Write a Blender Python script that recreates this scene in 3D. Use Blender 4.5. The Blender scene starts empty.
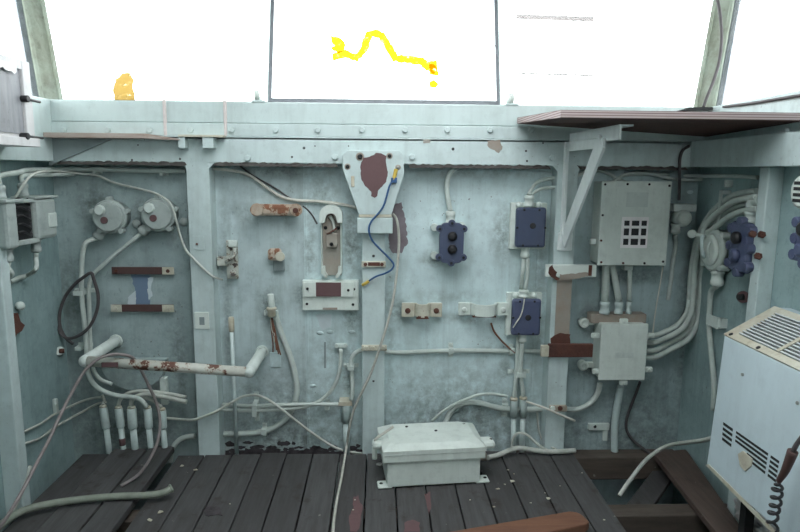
import bpy, bmesh, math, random
from mathutils import Vector, Matrix
random.seed(4)
C = bpy.context.scene.collection
V = Vector

# ------------------------------------------------------------------ camera
F = 612.0
EYE = V((0.0, -2.44, 1.185))
ROT = (Matrix.Rotation(math.radians(-2.0), 3, 'Z') @ Matrix.Rotation(math.radians(90 - 8.9), 3, 'X')
       @ Matrix.Rotation(math.radians(0.5), 3, 'Z'))
cd = bpy.data.cameras.new('camera')
cd.sensor_width = 36.0
cd.lens = F / 800.0 * 36.0
cd.clip_start = 0.02
cam = bpy.data.objects.new('camera', cd)
cam.matrix_world = Matrix.Translation(EYE) @ ROT.to_4x4()
C.objects.link(cam)
bpy.context.scene.camera = cam


def ray(px, py):
    return ROT @ V(((px - 400) / F, (266 - py) / F, -1.0))


def PY(px, py, Y):
    d = ray(px, py)
    return EYE + d * ((Y - EYE.y) / d.y)


def PX(px, py, X):
    d = ray(px, py)
    return EYE + d * ((X - EYE.x) / d.x)


def PZ(px, py, Z):
    d = ray(px, py)
    return EYE + d * ((Z - EYE.z) / d.z)


W = 0.09          # face of the steel plating of the front wall; the frames stand in front of it at y = 0
XL, XR = -1.31, 1.33
LN, RN = XL, XR
SL, SR, SR2 = -1.25, 1.24, 1.30      # inner faces of the side sills and side beams


# ------------------------------------------------------------------ materials
def nodes(name):
    m = bpy.data.materials.new(name)
    m.use_nodes = True
    t = m.node_tree
    t.nodes.clear()
    o = t.nodes.new('ShaderNodeOutputMaterial')
    b = t.nodes.new('ShaderNodeBsdfPrincipled')
    t.links.new(b.outputs[0], o.inputs[0])
    return m, t, b


def ramp(t, fac, a, b, ca=(0, 0, 0, 1), cb=(1, 1, 1, 1)):
    r = t.nodes.new('ShaderNodeValToRGB')
    r.color_ramp.elements[0].position = a
    r.color_ramp.elements[1].position = b
    r.color_ramp.elements[0].color = ca
    r.color_ramp.elements[1].color = cb
    t.links.new(fac, r.inputs[0])
    return r.outputs[0]


def noise(t, vec, scale, detail=6, rough=0.6, stretch=None, off=0.0):
    n = t.nodes.new('ShaderNodeTexNoise')
    n.inputs['Scale'].default_value = scale
    n.inputs['Detail'].default_value = detail
    n.inputs['Roughness'].default_value = rough
    mp = t.nodes.new('ShaderNodeMapping')
    mp.inputs['Location'].default_value = (off, off * 0.7, off * 1.3)
    if stretch:
        mp.inputs['Scale'].default_value = stretch
    t.links.new(vec, mp.inputs[0])
    t.links.new(mp.outputs[0], n.inputs['Vector'])
    return n.outputs['Fac']


def mix(t, fac, a, b):
    m = t.nodes.new('ShaderNodeMix')
    m.data_type = 'RGBA'
    for s, v in ((0, fac), (6, a), (7, b)):
        if hasattr(v, 'is_output'):
            t.links.new(v, m.inputs[s])
        elif s == 0:
            m.inputs[0].default_value = v
        else:
            m.inputs[s].default_value = (*v, 1)
    return m.outputs[2]


def mul(t, a, k):
    m = t.nodes.new('ShaderNodeMath')
    m.operation = 'MULTIPLY'
    t.links.new(a, m.inputs[0])
    m.inputs[1].default_value = k
    return m.outputs[0]


RUST = (0.13, 0.045, 0.022)


SMUDGES_AND_SHADE = []


def smudge_or_shade(px, py, rx, rz, amt):
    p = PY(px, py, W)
    SMUDGES_AND_SHADE.append((p.x, p.z, rx / 242.0, rz / 242.0, min(1.0, amt * 1.5)))


for sm in ((460, 430, 110, 75, 0.6), (290, 430, 90, 75, 0.55), (640, 420, 80, 60, 0.4), (120, 400, 90, 60, 0.4), (398, 312, 14, 14, 0.8), (447, 296, 40, 8, 0.3), (503, 235, 13, 30, 0.6), (430, 260, 12, 10, 0.5), (352, 240, 12, 45, 0.7), (310, 250, 8, 40, 0.5), (322, 195, 22, 22, 0.5),  # wide low spots paint the light's fall-off into the wall; small ones are dirt
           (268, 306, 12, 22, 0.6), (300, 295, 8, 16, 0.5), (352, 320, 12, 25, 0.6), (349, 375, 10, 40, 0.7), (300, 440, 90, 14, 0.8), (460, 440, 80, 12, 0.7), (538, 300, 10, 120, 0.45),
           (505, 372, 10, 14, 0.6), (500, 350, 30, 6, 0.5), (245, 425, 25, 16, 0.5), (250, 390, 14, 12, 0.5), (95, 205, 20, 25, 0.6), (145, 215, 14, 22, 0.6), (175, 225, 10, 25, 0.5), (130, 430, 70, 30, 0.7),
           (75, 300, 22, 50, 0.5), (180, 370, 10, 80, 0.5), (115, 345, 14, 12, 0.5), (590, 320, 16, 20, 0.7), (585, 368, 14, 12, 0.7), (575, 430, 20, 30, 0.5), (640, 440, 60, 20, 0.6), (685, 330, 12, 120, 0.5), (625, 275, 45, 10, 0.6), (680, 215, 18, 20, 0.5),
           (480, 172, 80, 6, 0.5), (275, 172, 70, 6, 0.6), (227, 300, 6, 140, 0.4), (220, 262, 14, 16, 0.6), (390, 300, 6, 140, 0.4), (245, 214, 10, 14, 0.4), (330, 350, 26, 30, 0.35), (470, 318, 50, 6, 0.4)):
    smudge_or_shade(*sm)


def paint(name, base, dirt=None, dirt_amt=0.5, rust=0.0, streak=0.0, rough=0.45, bump=0.15, scale=1.0, rustcol=RUST, chip=0.0, seed=0.0, smudges_and_shade=False):
    m, t, b = nodes(name)
    tc = t.nodes.new('ShaderNodeNewGeometry')
    vec = tc.outputs['Position']
    dirt = dirt or tuple(c * 0.6 for c in base)
    c = mix(t, mul(t, ramp(t, noise(t, vec, 3.2 * scale, 9, 0.68, off=seed), 0.38, 0.72), dirt_amt), base, dirt)
    c = mix(t, mul(t, ramp(t, noise(t, vec, 16 * scale, 8, 0.7, off=seed + 3), 0.5, 0.75), dirt_amt * 0.8), c, tuple(x * 0.75 for x in dirt))
    c = mix(t, mul(t, ramp(t, noise(t, vec, 9 * scale, 8, 0.6, off=seed + 7), 0.54, 0.7), dirt_amt * 0.5), c, tuple(min(1, x * 1.22) for x in base))
    if streak:
        c = mix(t, mul(t, ramp(t, noise(t, vec, 30, 5, 0.6, (1, 1, 0.06), off=seed + 1), 0.52, 0.75), streak), c, tuple(x * 0.45 for x in dirt))
        c = mix(t, mul(t, ramp(t, noise(t, vec, 7, 8, 0.65, (1, 1, 0.3), off=seed + 2), 0.52, 0.68), streak * 1.2), c, tuple(x * y for x, y in zip(dirt, (0.62, 0.60, 0.56))))
        c = mix(t, mul(t, ramp(t, noise(t, vec, 55, 6, 0.7, (1, 1, 0.5), off=seed + 6), 0.6, 0.66), streak * 0.9), c, tuple(x * 0.5 for x in dirt))
    if smudges_and_shade:
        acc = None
        for (sx, sz, rx, rz, am) in SMUDGES_AND_SHADE:
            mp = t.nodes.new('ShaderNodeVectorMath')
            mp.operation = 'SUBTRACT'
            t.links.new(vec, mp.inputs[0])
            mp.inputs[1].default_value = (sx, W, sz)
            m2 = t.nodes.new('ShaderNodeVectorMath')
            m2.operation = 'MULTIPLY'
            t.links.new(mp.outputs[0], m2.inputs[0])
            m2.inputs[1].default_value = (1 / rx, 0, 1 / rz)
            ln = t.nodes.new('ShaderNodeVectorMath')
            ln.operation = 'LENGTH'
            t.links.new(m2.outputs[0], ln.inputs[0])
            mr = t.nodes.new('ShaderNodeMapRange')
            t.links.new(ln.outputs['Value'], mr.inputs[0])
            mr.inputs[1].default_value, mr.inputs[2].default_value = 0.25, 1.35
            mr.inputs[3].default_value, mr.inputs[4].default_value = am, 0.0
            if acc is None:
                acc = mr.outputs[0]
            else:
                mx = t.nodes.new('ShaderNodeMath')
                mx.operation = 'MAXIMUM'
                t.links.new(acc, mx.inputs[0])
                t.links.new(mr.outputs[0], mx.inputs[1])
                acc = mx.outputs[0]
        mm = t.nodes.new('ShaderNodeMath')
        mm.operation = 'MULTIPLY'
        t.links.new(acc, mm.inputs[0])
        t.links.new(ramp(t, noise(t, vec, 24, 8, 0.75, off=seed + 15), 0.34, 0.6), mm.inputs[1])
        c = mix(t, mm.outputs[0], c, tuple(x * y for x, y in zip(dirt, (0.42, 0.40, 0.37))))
    if chip:
        msk = ramp(t, noise(t, vec, 4 * scale, 4, 0.6, off=seed + 12), 0.5, 0.62)
        sp = ramp(t, noise(t, vec, 60 * scale, 5, 0.65, off=seed + 9), 0.70 - chip * 0.1, 0.715 - chip * 0.1)
        mm = t.nodes.new('ShaderNodeMath')
        mm.operation = 'MULTIPLY'
        t.links.new(msk, mm.inputs[0])
        t.links.new(sp, mm.inputs[1])
        c = mix(t, mm.outputs[0], c, (0.15, 0.15, 0.135))
    if rust:
        n1 = noise(t, vec, 11 * scale, 9, 0.7, off=seed + 5)
        c = mix(t, ramp(t, n1, 0.74 - rust * 0.3, 0.80 - rust * 0.3), c, (0.36, 0.26, 0.17))
        c = mix(t, ramp(t, n1, 0.775 - rust * 0.3, 0.79 - rust * 0.3), c, rustcol)
    t.links.new(c, b.inputs['Base Color'])
    b.inputs['Roughness'].default_value = rough
    bp = t.nodes.new('ShaderNodeBump')
    bp.inputs['Strength'].default_value = bump
    bp.inputs['Distance'].default_value = 0.004
    t.links.new(noise(t, vec, 28 * scale, 7, 0.6), bp.inputs['Height'])
    t.links.new(bp.outputs[0], b.inputs['Normal'])
    return m


def plain(name, col, rough=0.6, metal=0.0, var=0.25):
    m, t, b = nodes(name)
    g = t.nodes.new('ShaderNodeNewGeometry')
    c = mix(t, mul(t, ramp(t, noise(t, g.outputs['Position'], 35, 6, 0.65), 0.4, 0.7), 1.0), col, tuple(x * (1 - var) for x in col))
    t.links.new(c, b.inputs['Base Color'])
    b.inputs['Roughness'].default_value = rough
    b.inputs['Metallic'].default_value = metal
    return m


M = {}
M['wall'] = paint('wall_paint', (0.63, 0.77, 0.78), (0.44, 0.56, 0.57), 0.75, 0.02, 0.3, 0.42, 0.35, chip=0.35, smudges_and_shade=True)
M['plate_left'] = paint('left_plate_paint', (0.36, 0.45, 0.45), (0.24, 0.31, 0.31), 0.8, 0.03, 0.35, 0.42, 0.35, chip=0.4, seed=21, smudges_and_shade=True)
M['plate_right'] = paint('right_plate_paint', (0.41, 0.52, 0.53), (0.28, 0.365, 0.375), 0.8, 0.02, 0.35, 0.42, 0.35, chip=0.3, seed=31, smudges_and_shade=True)
M['plate_mid'] = paint('second_plate_paint', (0.52, 0.63, 0.635), (0.35, 0.43, 0.44), 0.8, 0.02, 0.35, 0.42, 0.35, chip=0.35, seed=41, smudges_and_shade=True)
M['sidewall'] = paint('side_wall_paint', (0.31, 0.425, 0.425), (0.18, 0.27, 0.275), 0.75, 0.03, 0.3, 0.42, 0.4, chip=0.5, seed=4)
M['frame'] = paint('frame_paint', (0.565, 0.67, 0.665), (0.41, 0.50, 0.49), 0.6, 0.05, 0.2, 0.4, 0.2, chip=0.4, seed=2)
M['sill'] = paint('sill_paint', (0.56, 0.66, 0.65), (0.48, 0.57, 0.56), 0.5, 0.0, 0.15, 0.4, 0.12, seed=6)
M['upper'] = paint('mullion_paint', (0.4, 0.47, 0.4), (0.26, 0.27, 0.2), 0.8, 0.12, 0.5, 0.5, 0.4, seed=8)
M['conduit'] = paint('conduit_paint', (0.53, 0.595, 0.555), (0.37, 0.42, 0.39), 0.6, 0.05, 0, 0.45, 0.2, scale=2)
M['sleeve'] = paint('sleeve_paint', (0.55, 0.65, 0.63), (0.39, 0.47, 0.46), 0.6, 0.03, 0, 0.45, 0.2, scale=2)
M['box'] = paint('box_paint', (0.68, 0.75, 0.70), (0.53, 0.60, 0.55), 0.5, 0.03, 0.15, 0.4, 0.15, scale=1.5, seed=3)
M['fixture'] = paint('fixture_paint', (0.60, 0.67, 0.63), (0.42, 0.49, 0.46), 0.6, 0.04, 0, 0.45, 0.25, scale=2, seed=5)
M['heater'] = paint('heater_enamel', (0.57, 0.685, 0.725), (0.50, 0.61, 0.65), 0.35, 0.0, 0.1, 0.35, 0.08, seed=1)
M['cream'] = paint('rusty_cream', (0.56, 0.56, 0.47), (0.40, 0.33, 0.22), 0.8, 0.42, 0, 0.5, 0.3, scale=2.2, seed=2)
M['rusty'] = paint('rusty_steel', (0.115, 0.045, 0.03), (0.06, 0.025, 0.02), 0.8, 0, 0, 0.8, 0.7, scale=2.5)
M['rustpale'] = paint('half_rusted_paint', (0.45, 0.47, 0.42), (0.3, 0.22, 0.15), 0.7, 0.52, 0, 0.6, 0.5, scale=1.6, rustcol=(0.2, 0.075, 0.04), seed=11)
M['rail'] = paint('worn_rail_paint', (0.58, 0.60, 0.54), (0.42, 0.41, 0.36), 0.6, 0.8, 0, 0.5, 0.3, scale=1.5, rustcol=(0.12, 0.05, 0.032), seed=7)
M['browned'] = paint('browned_paint', (0.30, 0.245, 0.2), (0.36, 0.37, 0.33), 0.9, 0.2, 0.2, 0.55, 0.3, scale=1.5, seed=3)
M['primer'] = paint('bare_primer', (0.135, 0.075, 0.078), (0.10, 0.055, 0.055), 0.6, 0, 0, 0.7, 0.2)
M['purple'] = paint('old_undercoat', (0.24, 0.215, 0.235), (0.16, 0.12, 0.13), 0.9, 0.25, 0, 0.7, 0.3)
M['bluepatch'] = paint('blue_undercoat', (0.14, 0.20, 0.30), (0.2, 0.29, 0.36), 0.5, 0, 0, 0.5, 0.2)
M['palepatch'] = paint('pale_flaked_paint', (0.56, 0.64, 0.66), (0.48, 0.56, 0.58), 0.5, 0, 0, 0.5, 0.2)
M['greypatch'] = paint('grey_undercoat', (0.25, 0.30, 0.30), (0.19, 0.24, 0.24), 0.7, 0.0, 0, 0.5, 0.3)
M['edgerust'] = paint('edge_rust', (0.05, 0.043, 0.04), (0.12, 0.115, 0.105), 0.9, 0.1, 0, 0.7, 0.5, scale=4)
M['rustbar'] = paint('rusted_bar', (0.5, 0.45, 0.38), (0.3, 0.2, 0.13), 0.9, 0.82, 0, 0.75, 0.6, scale=1.8, rustcol=(0.2, 0.085, 0.045), seed=9)
M['dimfix'] = paint('shaded_fixture_paint', (0.40, 0.455, 0.435), (0.28, 0.33, 0.315), 0.7, 0.04, 0, 0.45, 0.25, scale=2, seed=15)  # darker copy of the fixture paint, dim light of the left bay painted in
M['chipdark'] = paint('black_chipped_paint', (0.5, 0.53, 0.48), (0.3, 0.31, 0.28), 0.8, 0.75, 0, 0.5, 0.4, scale=3, rustcol=(0.06, 0.05, 0.045), seed=23)
M['grillewhite'] = paint('grille_bar_paint', (0.55, 0.6, 0.6), (0.4, 0.43, 0.42), 0.6, 0.35, 0, 0.5, 0.2, scale=3, rustcol=(0.1, 0.06, 0.045), seed=27)
M['bracket'] = paint('bracket_lit_paint', (0.74, 0.80, 0.79), (0.6, 0.66, 0.65), 0.5, 0.02, 0.1, 0.4, 0.15, seed=33)  # paler than the frame, to paint in the light on the brace
M['strap'] = paint('strap_brown', (0.085, 0.045, 0.04), (0.06, 0.035, 0.032), 0.7, 0, 0, 0.6, 0.3)
M['blue'] = paint('blue_enamel', (0.053, 0.070, 0.125), (0.075, 0.092, 0.14), 0.6, 0.0, 0, 0.4, 0.2, scale=2)
M['blueworn'] = paint('worn_blue_enamel', (0.06, 0.075, 0.15), (0.1, 0.12, 0.19), 0.8, 0.12, 0, 0.45, 0.5, scale=3)
M['dirt'] = plain('caked_dirt', (0.075, 0.066, 0.072), 0.95, 0, 0.7)
M['black'] = plain('black_plastic', (0.016, 0.016, 0.018), 0.45, 0, 0.2)
M['dark'] = plain('dark_void', (0.018, 0.02, 0.021), 0.8, 0, 0.3)
M['cable'] = plain('dark_rubber_cable', (0.075, 0.068, 0.07), 0.6)
M['cablebrown'] = plain('brown_rubber_cable', (0.26, 0.23, 0.225), 0.6)
M['cablegrey'] = plain('grey_cable', (0.52, 0.55, 0.5), 0.55)
M['cablewhite'] = plain('white_cable', (0.62, 0.62, 0.55), 0.5)
M['hose'] = plain('green_grey_hose', (0.25, 0.28, 0.23), 0.5)
M['rope'] = paint('soiled_cord', (0.52, 0.52, 0.46), (0.3, 0.3, 0.27), 0.8, 0.0, 0, 0.8, 0.2, scale=4)
M['wireblue'] = plain('blue_wire', (0.03, 0.10, 0.24), 0.4)
M['yellow'] = plain('yellow_lug', (0.62, 0.45, 0.08), 0.5)
M['copper'] = plain('frayed_copper', (0.2, 0.09, 0.055), 0.6, 0.2)
M['steel'] = plain('dull_steel', (0.33, 0.34, 0.32), 0.4, 0.6)
M['gasket'] = plain('grey_gasket', (0.2, 0.22, 0.24), 0.6)
M['whitestrip'] = plain('pinkish_white_strip', (0.66, 0.6, 0.58), 0.6, 0, 0.15)
M['panelgrey'] = paint('grey_panel_board', (0.3, 0.31, 0.33), (0.24, 0.25, 0.27), 0.5, 0, 0.5, 0.5, 0.1)
M['panelwhite'] = paint('panel_white', (0.62, 0.62, 0.62), (0.5, 0.49, 0.5), 0.4, 0, 0.2, 0.5, 0.1)
M['paper'] = plain('torn_paper', (0.88, 0.88, 0.87), 0.8, 0, 0.1)
M['outside'] = plain('dark_lining', (0.10, 0.10, 0.095), 0.7)


def wood(name, base, dark, ax=1, var=0.5, rough=0.75, spots=0.35):
    m, t, b = nodes(name)
    g = t.nodes.new('ShaderNodeNewGeometry')
    st = [9, 9, 9]
    st[ax] = 0.8
    c = mix(t, ramp(t, noise(t, g.outputs['Position'], 6, 8, 0.7, st), 0.3, 0.7), base, dark)
    c = mix(t, mul(t, g.outputs['Random Per Island'], var), c, tuple(x * 0.55 for x in dark))
    c = mix(t, mul(t, ramp(t, noise(t, g.outputs['Position'], 9, 7, 0.7), 0.56, 0.66), spots), c, (0.035, 0.025, 0.022))
    c = mix(t, mul(t, ramp(t, noise(t, g.outputs['Position'], 26, 5, 0.65, off=3), 0.69, 0.72), 0.6), c, (0.3, 0.3, 0.26))
    t.links.new(c, b.inputs['Base Color'])
    b.inputs['Roughness'].default_value = rough
    bp = t.nodes.new('ShaderNodeBump')
    bp.inputs['Strength'].default_value = 0.3
    bp.inputs['Distance'].default_value = 0.003
    t.links.new(noise(t, g.outputs['Position'], 8, 8, 0.7, st), bp.inputs['Height'])
    t.links.new(bp.outputs[0], b.inputs['Normal'])
    return m


M['deck'] = wood('weathered_deck_wood', (0.093, 0.095, 0.097), (0.05, 0.047, 0.046), var=0.55, spots=0.75)
M['timber'] = wood('brown_timber', (0.105, 0.075, 0.06), (0.06, 0.042, 0.036), var=0.2)
M['joist'] = wood('browned_joist', (0.105, 0.085, 0.068), (0.06, 0.048, 0.04), ax=0, var=0.3)
M['redwood'] = wood('red_brown_plank', (0.22, 0.105, 0.06), (0.13, 0.06, 0.036), ax=0, var=0.1)
M['ply'] = wood('plywood_face', (0.15, 0.075, 0.062), (0.085, 0.045, 0.04), ax=0, var=0.1, spots=0.5)
M['stripwood'] = wood('painted_strip_wood', (0.5, 0.46, 0.42), (0.3, 0.2, 0.15), ax=0, var=0.1)


def plyedge():
    m, t, b = nodes('plywood_edge')
    g = t.nodes.new('ShaderNodeNewGeometry')
    s = t.nodes.new('ShaderNodeSeparateXYZ')
    t.links.new(g.outputs['Position'], s.inputs[0])
    w = t.nodes.new('ShaderNodeMath')
    w.operation = 'MULTIPLY'
    t.links.new(s.outputs[2], w.inputs[0])
    w.inputs[1].default_value = 2 * math.pi / 0.0075
    sn = t.nodes.new('ShaderNodeMath')
    sn.operation = 'SINE'
    t.links.new(w.outputs[0], sn.inputs[0])
    c = mix(t, ramp(t, sn.outputs[0], 0.35, 0.6), (0.46, 0.38, 0.37), (0.2, 0.13, 0.13))
    t.links.new(c, b.inputs['Base Color'])
    b.inputs['Roughness'].default_value = 0.7
    return m


M['plyedge'] = plyedge()


def glass():
    m = bpy.data.materials.new('window_glass')
    m.use_nodes = True
    t = m.node_tree
    t.nodes.clear()
    o = t.nodes.new('ShaderNodeOutputMaterial')
    tr = t.nodes.new('ShaderNodeBsdfTransparent')
    tr.inputs[0].default_value = (0.94, 0.955, 0.95, 1)
    gl = t.nodes.new('ShaderNodeBsdfGlossy')
    gl.inputs['Roughness'].default_value = 0.03
    mx = t.nodes.new('ShaderNodeMixShader')
    mx.inputs[0].default_value = 0.03
    t.links.new(tr.outputs[0], mx.inputs[1])
    t.links.new(gl.outputs[0], mx.inputs[2])
    t.links.new(mx.outputs[0], o.inputs[0])
    return m


M['glass'] = glass()


def smear(name, col, cover, scale=40, lo=0.28):
    """paint on a pane, or tint for structures outside: lets light through where it is thin"""
    m = bpy.data.materials.new(name)
    m.use_nodes = True
    t = m.node_tree
    t.nodes.clear()
    o = t.nodes.new('ShaderNodeOutputMaterial')
    tr = t.nodes.new('ShaderNodeBsdfTransparent')
    tr.inputs[0].default_value = (*col, 1)
    df = t.nodes.new('ShaderNodeBsdfTranslucent')
    df.inputs[0].default_value = (*col, 1)
    mx = t.nodes.new('ShaderNodeMixShader')
    mx.inputs[0].default_value = cover
    t.links.new(tr.outputs[0], mx.inputs[1])
    t.links.new(df.outputs[0], mx.inputs[2])
    clear = t.nodes.new('ShaderNodeBsdfTransparent')
    g = t.nodes.new('ShaderNodeNewGeometry')
    f = ramp(t, noise(t, g.outputs['Position'], scale, 6, 0.7), lo, lo + 0.14)
    m2 = t.nodes.new('ShaderNodeMixShader')
    t.links.new(f, m2.inputs[0])
    t.links.new(clear.outputs[0], m2.inputs[1])
    t.links.new(mx.outputs[0], m2.inputs[2])
    t.links.new(m2.outputs[0], o.inputs[0])
    return m


M['yellowpaint'] = smear('yellow_spray_paint', (0.75, 0.55, 0.09), 0.35)
M['amberpaint'] = smear('amber_paint_smear', (0.47, 0.38, 0.20), 0.3)
M['hazetint'] = smear('far_structure_tint', (0.40, 0.385, 0.38), 0.2, 40, 0.1)
M['pinkhazetint'] = smear('far_structure_pink_tint', (0.44, 0.40, 0.395), 0.2, 8, 0.1)


# ------------------------------------------------------------------ mesh building
class MB:
    def __init__(s):
        s.v, s.f, s.sm = [], [], []

    def add(s, vs, fs, smooth=False):
        b = len(s.v)
        s.v += [V(v) for v in vs]
        s.f += [tuple(b + i for i in f) for f in fs]
        s.sm += [smooth] * len(fs)
        return s

    def addbm(s, bm, mat=None, smooth=False):
        bm.verts.index_update()
        vs = [(mat @ v.co) if mat else v.co.copy() for v in bm.verts]
        fs = [[v.index for v in f.verts] for f in bm.faces]
        bm.free()
        return s.add(vs, fs, smooth)

    def box(s, lo, hi, bev=0.0, mat=None):
        lo, hi = V(lo), V(hi)
        bm = bmesh.new()
        bmesh.ops.create_cube(bm, size=1)
        c, d = (lo + hi) / 2, hi - lo
        for v in bm.verts:
            v.co = V((v.co.x * d.x, v.co.y * d.y, v.co.z * d.z)) + c
        bev = min(bev, 0.45 * min(abs(x) for x in d))
        if bev > 0:
            bmesh.ops.bevel(bm, geom=list(bm.edges), offset=bev, segments=2, affect='EDGES', profile=0.5)
        return s.addbm(bm, mat)

    def beam(s, a, b, w, h, up=(0, 0, 1), bev=0.0):
        a, b = V(a), V(b)
        d = (b - a)
        L = d.length
        x = d.normalized()
        y = V(up).cross(x).normalized()
        z = x.cross(y)
        m = Matrix(((x.x, y.x, z.x, a.x), (x.y, y.y, z.y, a.y), (x.z, y.z, z.z, a.z), (0, 0, 0, 1)))
        return s.box((0, -w / 2, -h / 2), (L, w / 2, h / 2), bev, m)

    def prism(s, pts, ext, bev=0.0):
        bm = bmesh.new()
        vs = [bm.verts.new(V(p)) for p in pts]
        f = bm.faces.new(vs)
        r = bmesh.ops.extrude_face_region(bm, geom=[f])
        for g in r['geom']:
            if isinstance(g, bmesh.types.BMVert):
                g.co += V(ext)
        if bev > 0:
            bmesh.ops.bevel(bm, geom=list(bm.edges), offset=bev, segments=2, affect='EDGES', profile=0.5)
        bmesh.ops.triangulate(bm, faces=[f for f in bm.faces if len(f.verts) > 4])
        return s.addbm(bm)

    def tube(s, pts, r, n=10, smooth=5, caps=True):
        pts = [V(p) for p in pts]
        if smooth and len(pts) > 2:
            q = [pts[0] * 2 - pts[1]] + pts + [pts[-1] * 2 - pts[-2]]
            out = []
            for i in range(1, len(q) - 2):
                a, b, c, d = q[i - 1], q[i], q[i + 1], q[i + 2]
                for k in range(smooth):
                    u = k / smooth
                    out.append(0.5 * ((2 * b) + (c - a) * u + (2 * a - 5 * b + 4 * c - d) * u * u + (3 * b - a - 3 * c + d) * u ** 3))
            out.append(pts[-1])
            pts = out
        rs = r if callable(r) else (lambda u: r)
        vs, fs = [], []
        t0 = (pts[1] - pts[0]).normalized()
        nrm = t0.orthogonal().normalized()
        N = len(pts)
        for i, p in enumerate(pts):
            t = (pts[min(i + 1, N - 1)] - pts[max(i - 1, 0)]).normalized()
            nrm = (nrm - t * nrm.dot(t)).normalized()
            bn = t.cross(nrm)
            R = rs(i / (N - 1))
            for k in range(n):
                a = 2 * math.pi * k / n
                vs.append(p + (nrm * math.cos(a) + bn * math.sin(a)) * R)
        for i in range(N - 1):
            for k in range(n):
                fs.append((i * n + k, i * n + (k + 1) % n, (i + 1) * n + (k + 1) % n, (i + 1) * n + k))
        s.add(vs, fs, True)
        if caps:
            s.add(vs[:n], [tuple(range(n))][::-1])
            s.add(vs[-n:], [tuple(range(n))])
        return s

    def lathe(s, c, ax, prof, n=24, sharp=True):
        """prof: (radius, height along ax) pairs"""
        c, ax = V(c), V(ax).normalized()
        e1 = ax.orthogonal().normalized()
        e2 = ax.cross(e1)
        rings = []
        for r, h in prof:
            rings.append([c + ax * h + (e1 * math.cos(2 * math.pi * k / n) + e2 * math.sin(2 * math.pi * k / n)) * r for k in range(n)])
        for a, b in zip(rings[:-1], rings[1:]):
            s.add(a + b, [(k, (k + 1) % n, n + (k + 1) % n, n + k) for k in range(n)], True)
        for rg in (rings[0], rings[-1]):
            s.add(rg, [tuple(range(n))])
        return s

    def cyl(s, a, b, r, n=16, bev=0.0):
        a, b = V(a), V(b)
        L = (b - a).length
        bev = min(bev or 0.12 * r, L * 0.4)
        return s.lathe(a, b - a, [(r - bev, 0), (r, bev), (r, L - bev), (r - bev, L)], n)

    def ball(s, c, r, n=12, sq=(1, 1, 1)):
        bm = bmesh.new()
        bmesh.ops.create_uvsphere(bm, u_segments=n, v_segments=max(6, n // 2), radius=1)
        m = Matrix.Translation(V(c)) @ Matrix.Diagonal((r * sq[0], r * sq[1], r * sq[2], 1))
        return s.addbm(bm, m, True)

    def hexbolt(s, c, ax, r, h):
        return s.lathe(c, ax, [(r, 0), (r, h * 0.8), (r * 0.8, h)], 6)

    def rot(s, ang, piv, axis='Z'):
        m = Matrix.Translation(V(piv)) @ Matrix.Rotation(ang, 4, axis) @ Matrix.Translation(-V(piv))
        s.v = [m @ v for v in s.v]
        return s

    def build(s, name, mat, parent=None, kind=None, label=None):
        lo = V([min(v[i] for v in s.v) for i in range(3)])
        hi = V([max(v[i] for v in s.v) for i in range(3)])
        if parent is not None:
            org = wloc(parent)
        else:
            org = V(((lo.x + hi.x) / 2, (lo.y + hi.y) / 2, lo.z))
        me = bpy.data.meshes.new(name)
        me.from_pydata([v - org for v in s.v], [], s.f)
        for p, k in zip(me.polygons, s.sm):
            p.use_smooth = k
        bm = bmesh.new()
        bm.from_mesh(me)
        bmesh.ops.remove_doubles(bm, verts=bm.verts, dist=1e-6)
        bmesh.ops.recalc_face_normals(bm, faces=bm.faces)
        bm.to_mesh(me)
        bm.free()
        me.materials.append(M[mat])
        o = bpy.data.objects.new(name, me)
        C.objects.link(o)
        if parent is not None:
            o.parent = parent
        else:
            o.location = org
        if kind:
            o['kind'] = kind
        if label:
            o['label'] = label
        return o


def wloc(o):
    p = V((0, 0, 0))
    while o is not None:
        p += o.location
        o = o.parent
    return p


def tag(o, label, cat, group=None):
    o['label'], o['category'] = label, cat
    if group:
        o['group'] = group
    return o


def thing(name, loc, label, cat, group=None):
    o = bpy.data.objects.new(name, None)
    o.empty_display_size = 0.02
    o.location = V(loc)
    C.objects.link(o)
    return tag(o, label, cat, group)


def copy_tree(o, shift=None, parent=None):
    c = o.copy()
    C.objects.link(c)
    if parent is not None:
        c.parent = parent
    if shift is not None:
        c.location = o.location + V(shift)
    for ch in list(o.children):
        copy_tree(ch, None, c)
    return c


def outline(pts, Y):
    return [PY(x, y, Y) for x, y in pts]


def patch(name, pts, Y, mat, parent, th=0.0012, rag=0.0):
    """thin flake of other-coloured paint lying on the face y = Y"""
    q = []
    n = len(pts)
    for i in range(n):
        a, b = V(pts[i]), V(pts[(i + 1) % n])
        k = max(1, int((b - a).length / 2.0)) if rag else 1
        for j in range(k):
            p = a.lerp(b, j / k)
            q.append((p.x + random.uniform(-rag, rag), p.y + random.uniform(-rag, rag)))
    return MB().prism(outline(q, Y), (0, -th, 0)).build(name, mat, parent)


def wpath(pts, Y=0.078):
    """pixel path on or near the front wall: (x, y) at depth Y or (x, y, own depth)"""
    return [PY(p[0], p[1], p[2] if len(p) > 2 else Y) for p in pts]


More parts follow.
